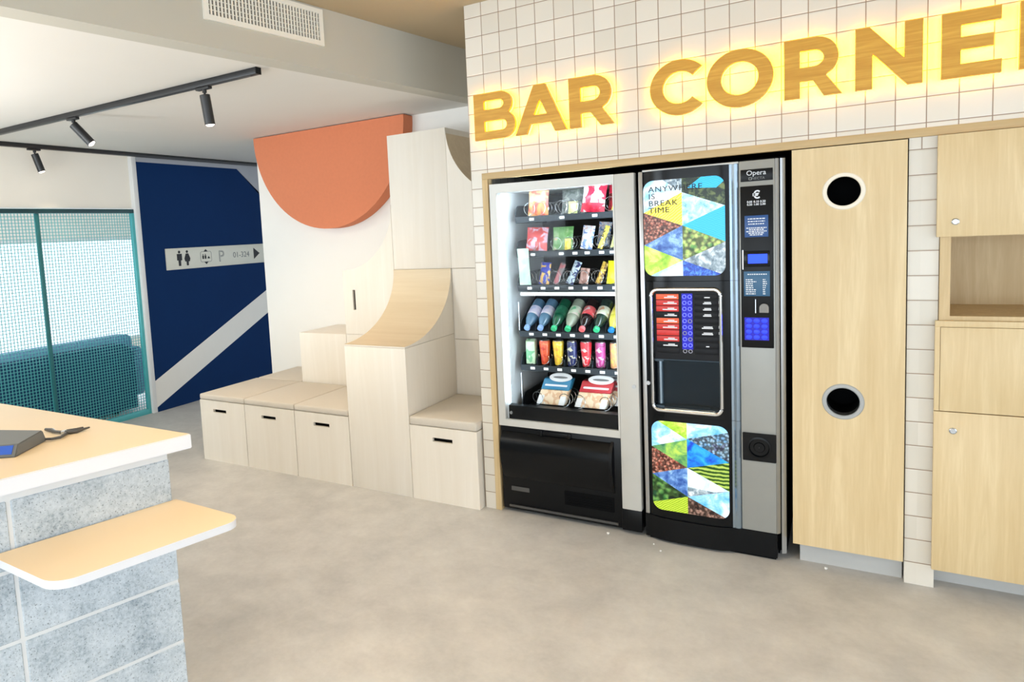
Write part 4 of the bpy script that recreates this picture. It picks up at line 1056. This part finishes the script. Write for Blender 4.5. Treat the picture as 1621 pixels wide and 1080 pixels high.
# sofa beyond the screen
sf = thing('sofa', 'blue upholstered sofa seen from behind through the mesh screen', 'sofa', (-4.6, 0, 0))
bm = NB(); pts = [p for p in rrect(-.66, .74, -.3, .675, .14, 6) if p[1] > .2]; pts = pts + [(-.66, .03), (.74, .03)]; prism(bm, pts, -4.30, -4.16, 'x'); bmesh.ops.bevel(bm, geom=[e for e in bm.edges if len(e.link_faces) == 2 and e.calc_face_angle(0) > 1.2], offset=.03, segments=3, affect='EDGES'); obj('back_panel', bm, M['sofad'], sf)
bm = NB(); box(bm, -4.55, -4.30, -.95, .86, .40, .735, .06, seg=4); obj('back_cushion', bm, M['sofa'], sf)
bm = NB(); box(bm, -5.05, -4.30, -.95, .86, .10, .42, .05, seg=4); obj('seat', bm, M['sofa'], sf)
for y in (-1.08, .85): bm = NB(); box(bm, -5.05, -4.32, y, y + .11, .1, .60, .04, seg=3); obj('armrest', bm, M['sofa'], sf)
for x in (-4.97, -4.25):
    for y in (-.5, .55): bm = NB(); box(bm, x - .02, x + .02, y - .02, y + .02, 0, .1); obj('leg', bm, M['black'], sf)

# ------------------------------------------------------------------ counter in the foreground
A = Vector((.004, -1.983)); F = Vector((-.285, -.9585)).normalized(); X = Vector((-1, 0)); Nf = Vector((-F.y, F.x)) * 1.0
if Nf.x < 0: Nf = -Nf
ct = thing('bar_counter', 'concrete block bar counter with pale worktop in the left foreground', 'counter', (A.x, A.y, 0))
def P2(s, t): v = A + F * s + X * t; return (v.x, v.y)
LS, LT = .95, 2.6
bm = NB(); prism(bm, [P2(0, 0), P2(LS, 0), P2(LS, LT), P2(0, LT)], .940, .985, 'z')
bmesh.ops.bevel(bm, geom=list(bm.edges), offset=.0025, segments=2, affect='EDGES'); bm.normal_update()
for f in bm.faces: f.material_index = 0 if f.normal.z > .8 else 1
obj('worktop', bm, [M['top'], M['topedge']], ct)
bm = NB()
m0 = .046; z_ = [0, .115, .315, .515, .715, .915]
def course(za, zb):
    segs = [(m0, .478), (.488, .86), ]
    for a, b in segs:
        A_, B_ = prism(bm, [P2(a, m0), P2(b, m0), P2(b, m0 + .14), P2(a, m0 + .14)], za, zb, 'z', 0)
    x = m0 + .15
    while x < LT - .1:
        prism(bm, [P2(.72, x), P2(.72, min(x + .49, LT - .05)), P2(.86, min(x + .49, LT - .05)), P2(.86, x)][::-1], za, zb, 'z', 0)
        prism(bm, [P2(m0, x), P2(m0, min(x + .49, LT - .05)), P2(m0 + .14, min(x + .49, LT - .05)), P2(m0 + .14, x)][::-1], za, zb, 'z', 0); x += .5
for a, b in zip(z_[:-1], z_[1:]): course(a + (.005 if a else 0), b - .005)
bmesh.ops.bevel(bm, geom=list(bm.edges), offset=.003, segments=1, affect='EDGES')
prism(bm, [P2(m0 + .003, m0 + .003), P2(.856, m0 + .003), P2(.856, LT - .06), P2(m0 + .003, LT - .06)], .001, .9395, 'z', 1)
obj('block_base', bm, [M['block'], M['mortar']], ct, smooth=False)
# drop-leaf shelf on the block face
sh = thing('drop_leaf_shelf', 'small pale shelf board with rounded corners on a bracket, fixed to the block counter', 'shelf', (A.x, A.y, .75))
B0 = A + F * m0 + X * m0
Nd = Vector((1.0, -.035)); F0 = F; F = Vector((-.262, -.965))
def S2(s, d): v = B0 + F * s + Nd * d; return (v.x, v.y)
r = .055; dd = .315; s0, s1 = -.010, .492
outl2 = [S2(s0, .001), S2(s1, .001)]
outl2 += [S2(s1 - r + r * math.cos(a), dd - r + r * math.sin(a)) for a in [PI / 2 * k / 8 for k in range(9)]]
outl2 += [S2(s0 + r - r * math.sin(a), dd - r + r * math.cos(a)) for a in [PI / 2 * k / 8 for k in range(9)]]
bm = NB(); prism(bm, outl2, .757, .779, 'z'); bmesh.ops.bevel(bm, geom=[e for e in bm.edges if e.calc_face_angle(0) > 1], offset=.002, segments=2, affect='EDGES'); bm.normal_update(); bmesh.ops.recalc_face_normals(bm, faces=bm.faces)
for f in bm.faces: f.material_index = 0 if f.normal.z > .8 else 1
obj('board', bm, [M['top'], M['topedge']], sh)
for s in (.385, .07):
    bm = NB()
    def V(s_, d, z): v = B0 + F0 * s_ + Nd * d; return (v.x, v.y, z)
    def bar(p, q, w=.008):
        P, Q = Vector(p), Vector(q); tube(bm, [P, Q], w, 4)
    bar(V(s, .008, .755), V(s, .008, .665), .011); bar(V(s, .01, .748), V(s, .27, .748), .009); bar(V(s, .014, .70), V(s, .17, .75), .007)
    obj('bracket', bm, M['steel'], sh)
# box and pliers on the worktop
bt = thing('card_terminal', 'small grey box with blue front lying on the counter worktop', 'card reader', (-.45, -2.27, .985))
tv = Vector((-.375, -2.225)); e1 = Vector((.078, -.128)); e2 = Vector((-.30, -.06))
q = [(-.384, -2.216), (-.302, -2.355), (-.48, -2.48), (-.62, -2.30)]
bm = NB(); lo = [bm.verts.new((a, b, .986)) for a, b in q]; hi = [bm.verts.new((a, b, z)) for (a, b), z in zip([(-.392, -2.222), (-.318, -2.335), (-.48, -2.465), (-.61, -2.30)], (1.020, 1.018, 1.018, 1.020))]
bm.faces.new(lo[::-1]); bm.faces.new(hi)
for k in range(4): bm.faces.new((lo[k], lo[(k + 1) % 4], hi[(k + 1) % 4], hi[k]))
bmesh.ops.bevel(bm, geom=list(bm.edges), offset=.003, segments=2, affect='EDGES'); obj('body', bm, M['termbody'], bt)
def lerp(a, b, t): return tuple(x + (y - x) * t for x, y in zip(a, b))
bl0, bl1 = (q[1][0], q[1][1], .986), (q[2][0], q[2][1], .986); tl0, tl1 = (-.318, -2.335, 1.018), (-.48, -2.465, 1.018)
bm = NB(); nn = Vector((.57, -.82, .2)).normalized() * .0018
pp_ = [lerp(lerp(bl0, bl1, u), lerp(tl0, tl1, u), v) for u, v in ((.06, .25), (.96, .25), (.96, .93), (.06, .93))]
A_ = [bm.verts.new(Vector(p) + nn) for p in pp_]; B_ = [bm.verts.new(Vector(p) - nn) for p in pp_]
bm.faces.new(A_); bm.faces.new(B_[::-1])
for k in range(4): bm.faces.new((A_[k], A_[(k + 1) % 4], B_[(k + 1) % 4], B_[k]))
obj('front_panel', bm, M['termblue'], bt)
pl = thing('pliers', 'dark metal pliers lying beside the grey box on the counter worktop', 'tool', (-.40, -2.15, .985))
zz = .992
bm = NB(); tube(bm, [(-.50, -2.155, zz), (-.47, -2.15, zz), (-.44, -2.158, zz), (-.41, -2.152, zz)], [.005, .0065, .005, .005], 8); obj('handle', bm, M['gunmetal'], pl)
bm = NB(); tube(bm, [(-.384, -2.222, zz), (-.365, -2.212, zz), (-.355, -2.19, zz), (-.375, -2.16, zz), (-.40, -2.145, zz)], [.004, .0045, .0045, .005, .005], 8); obj('handle', bm, M['gunmetal'], pl)
bm = NB(); lathe(bm, [(.011, 0), (.011, .010), (.006, .012)], Matrix.Translation((-.402, -2.148, .986)), 14); obj('pivot', bm, M['steel'], pl)
bm = NB(); tube(bm, [(-.402, -2.142, zz), (-.39, -2.115, zz), (-.395, -2.09, zz)], [.007, .006, .003], 8); obj('jaw', bm, M['gunmetal'], pl)
bm = NB(); tube(bm, [(-.396, -2.15, zz), (-.372, -2.125, zz), (-.375, -2.08, zz)], [.007, .006, .0028], 8); obj('jaw', bm, M['gunmetal'], pl)

# crumbs on the floor
for i, (x, y, s, lab) in enumerate(((.715, -.055, .007, 'white crumb on the floor below the snack machine'), (.945, -.075, .004, 'tiny white crumb on the floor under the seam between the machines'), (.99, -.135, .005, 'white crumb on the floor before the coffee machine'), (1.665, .0, .006, 'white crumb on the floor before the grey plinth of the waste cabinet'))):
    bm = NB(); bmesh.ops.create_icosphere(bm, subdivisions=2, radius=s)
    for v in bm.verts: v.co *= 1 + .25 * math.sin(900 * v.co.x + 700 * v.co.y + i); v.co.z *= .8
    bmesh.ops.translate(bm, vec=(x, y, s * .75), verts=bm.verts)
    tag(obj('crumb', bm, M['crumb'], None, (x, y, 0)), lab, 'crumb', 'crumbs on the floor')

# ------------------------------------------------------------------ light
def area(name, loc, aim, sx, sy, col, pw, spread=PI):
    l = bpy.data.lights.new(name, 'AREA'); l.shape = 'RECTANGLE'; l.size = sx; l.size_y = sy; l.color = col; l.energy = pw; l.spread = spread
    o = bpy.data.objects.new(name, l); C.objects.link(o); o.location = loc
    o.rotation_euler = (Vector(aim) - Vector(loc)).to_track_quat('-Z', 'Y').to_euler(); return o
def spotl(name, loc, aim, col, pw, ang, blend=.5, rad=.05):
    l = bpy.data.lights.new(name, 'SPOT'); l.color = col; l.energy = pw; l.spot_size = math.radians(ang); l.spot_blend = blend; l.shadow_soft_size = rad
    o = bpy.data.objects.new(name, l); C.objects.link(o); o.location = loc
    o.rotation_euler = (Vector(aim) - Vector(loc)).to_track_quat('-Z', 'Y').to_euler(); return o
cool = (.80, .91, 1.0); warm = (1.0, .82, .60); wtrk = (1.0, .80, .55); neut = (1.0, .97, .93)
area('daylight_right_window', (4.9, -3.4, 1.45), (0, -2.4, 1.3), 5.4, 2.2, cool, 40)
area('daylight_rear_window', (1.5, -7.3, 1.3), (1.0, 0, 1.1), 5.0, 2.0, cool, 110)
area('daylight_rear_window', (-3.5, -7.3, 1.3), (-3.0, 0, 1.2), 3.0, 2.0, cool, 150)
area('daylight_lounge_window', (-7.9, .3, 1.3), (-4, .3, 1.2), 6.4, 1.5, cool, 260)
# unseen lights added left of view, aimed up to brighten the low ceiling
for x, y, p in ((-2.7, -2.4, 29), (-1.5, -3.3, 32)):
    area('ceiling_fill', (x, y, 1.55), (x + .01, y, 3), .5, .5, neut, p)
# warm overhead lights added for brightness above the bar floor, no fixtures modelled
for i, (x, y, p) in enumerate(((.55, -1.8, 14), (.9, -3.9, 6), (2.4, -3.2, 6))):
    area('overhead_light', (x, y, 2.75), (x, y, 0), .4, .4, warm, p, 2.0)
spotl('track_lamp', (-1.19, -.74, 2.20), (-1.35, .25, .4), wtrk, 32, 95, .9, .03)
spotl('track_lamp', (-2.30, -.66, 2.26), (-1.5, .2, .5), wtrk, 32, 100, .9, .03)
spotl('track_lamp', (-3.76, -.20, 2.22), (-3.5, .4, 0), warm, 10, 90, .9, .03)

w = bpy.data.worlds.new('World'); bpy.context.scene.world = w; w.use_nodes = True
bg = w.node_tree.nodes['Background']; bg.inputs[0].default_value = (.80, .90, 1.0, 1); bg.inputs[1].default_value = 1.6

# ------------------------------------------------------------------ camera
W_, H_ = 1621, 1080
pos = Vector((1.72505819, -3.35395879, 1.56140915)); yaw, pit, rol = (math.radians(v) for v in (-31.96441785, -5.21110678, -3.04096715))
fw = Vector((math.sin(yaw) * math.cos(pit), math.cos(yaw) * math.cos(pit), math.sin(pit)))
rt = Vector((math.cos(yaw), -math.sin(yaw), 0)); up = rt.cross(fw)
R_ = math.cos(rol) * rt + math.sin(rol) * up; U_ = -math.sin(rol) * rt + math.cos(rol) * up
cam = bpy.data.cameras.new('camera'); co = bpy.data.objects.new('camera', cam); C.objects.link(co)
co.matrix_world = Matrix(((R_.x, U_.x, -fw.x, pos.x), (R_.y, U_.y, -fw.y, pos.y), (R_.z, U_.z, -fw.z, pos.z), (0, 0, 0, 1)))
cam.sensor_fit = 'HORIZONTAL'; cam.sensor_width = 36; cam.lens = 36 * 1077.9884 / W_
cam.shift_x = 145.126 / W_; cam.shift_y = -68.833 / W_; cam.clip_start = .02
sc_ = bpy.context.scene; sc_.camera = co
vs = sc_.view_settings; vs.view_transform = 'Standard'; vs.look = 'None'; vs.exposure = 0.14; vs.gamma = 1; vs.use_curve_mapping = False
sc_.cycles.use_denoising = True; sc_.cycles.max_bounces = 8; sc_.cycles.transparent_max_bounces = 12
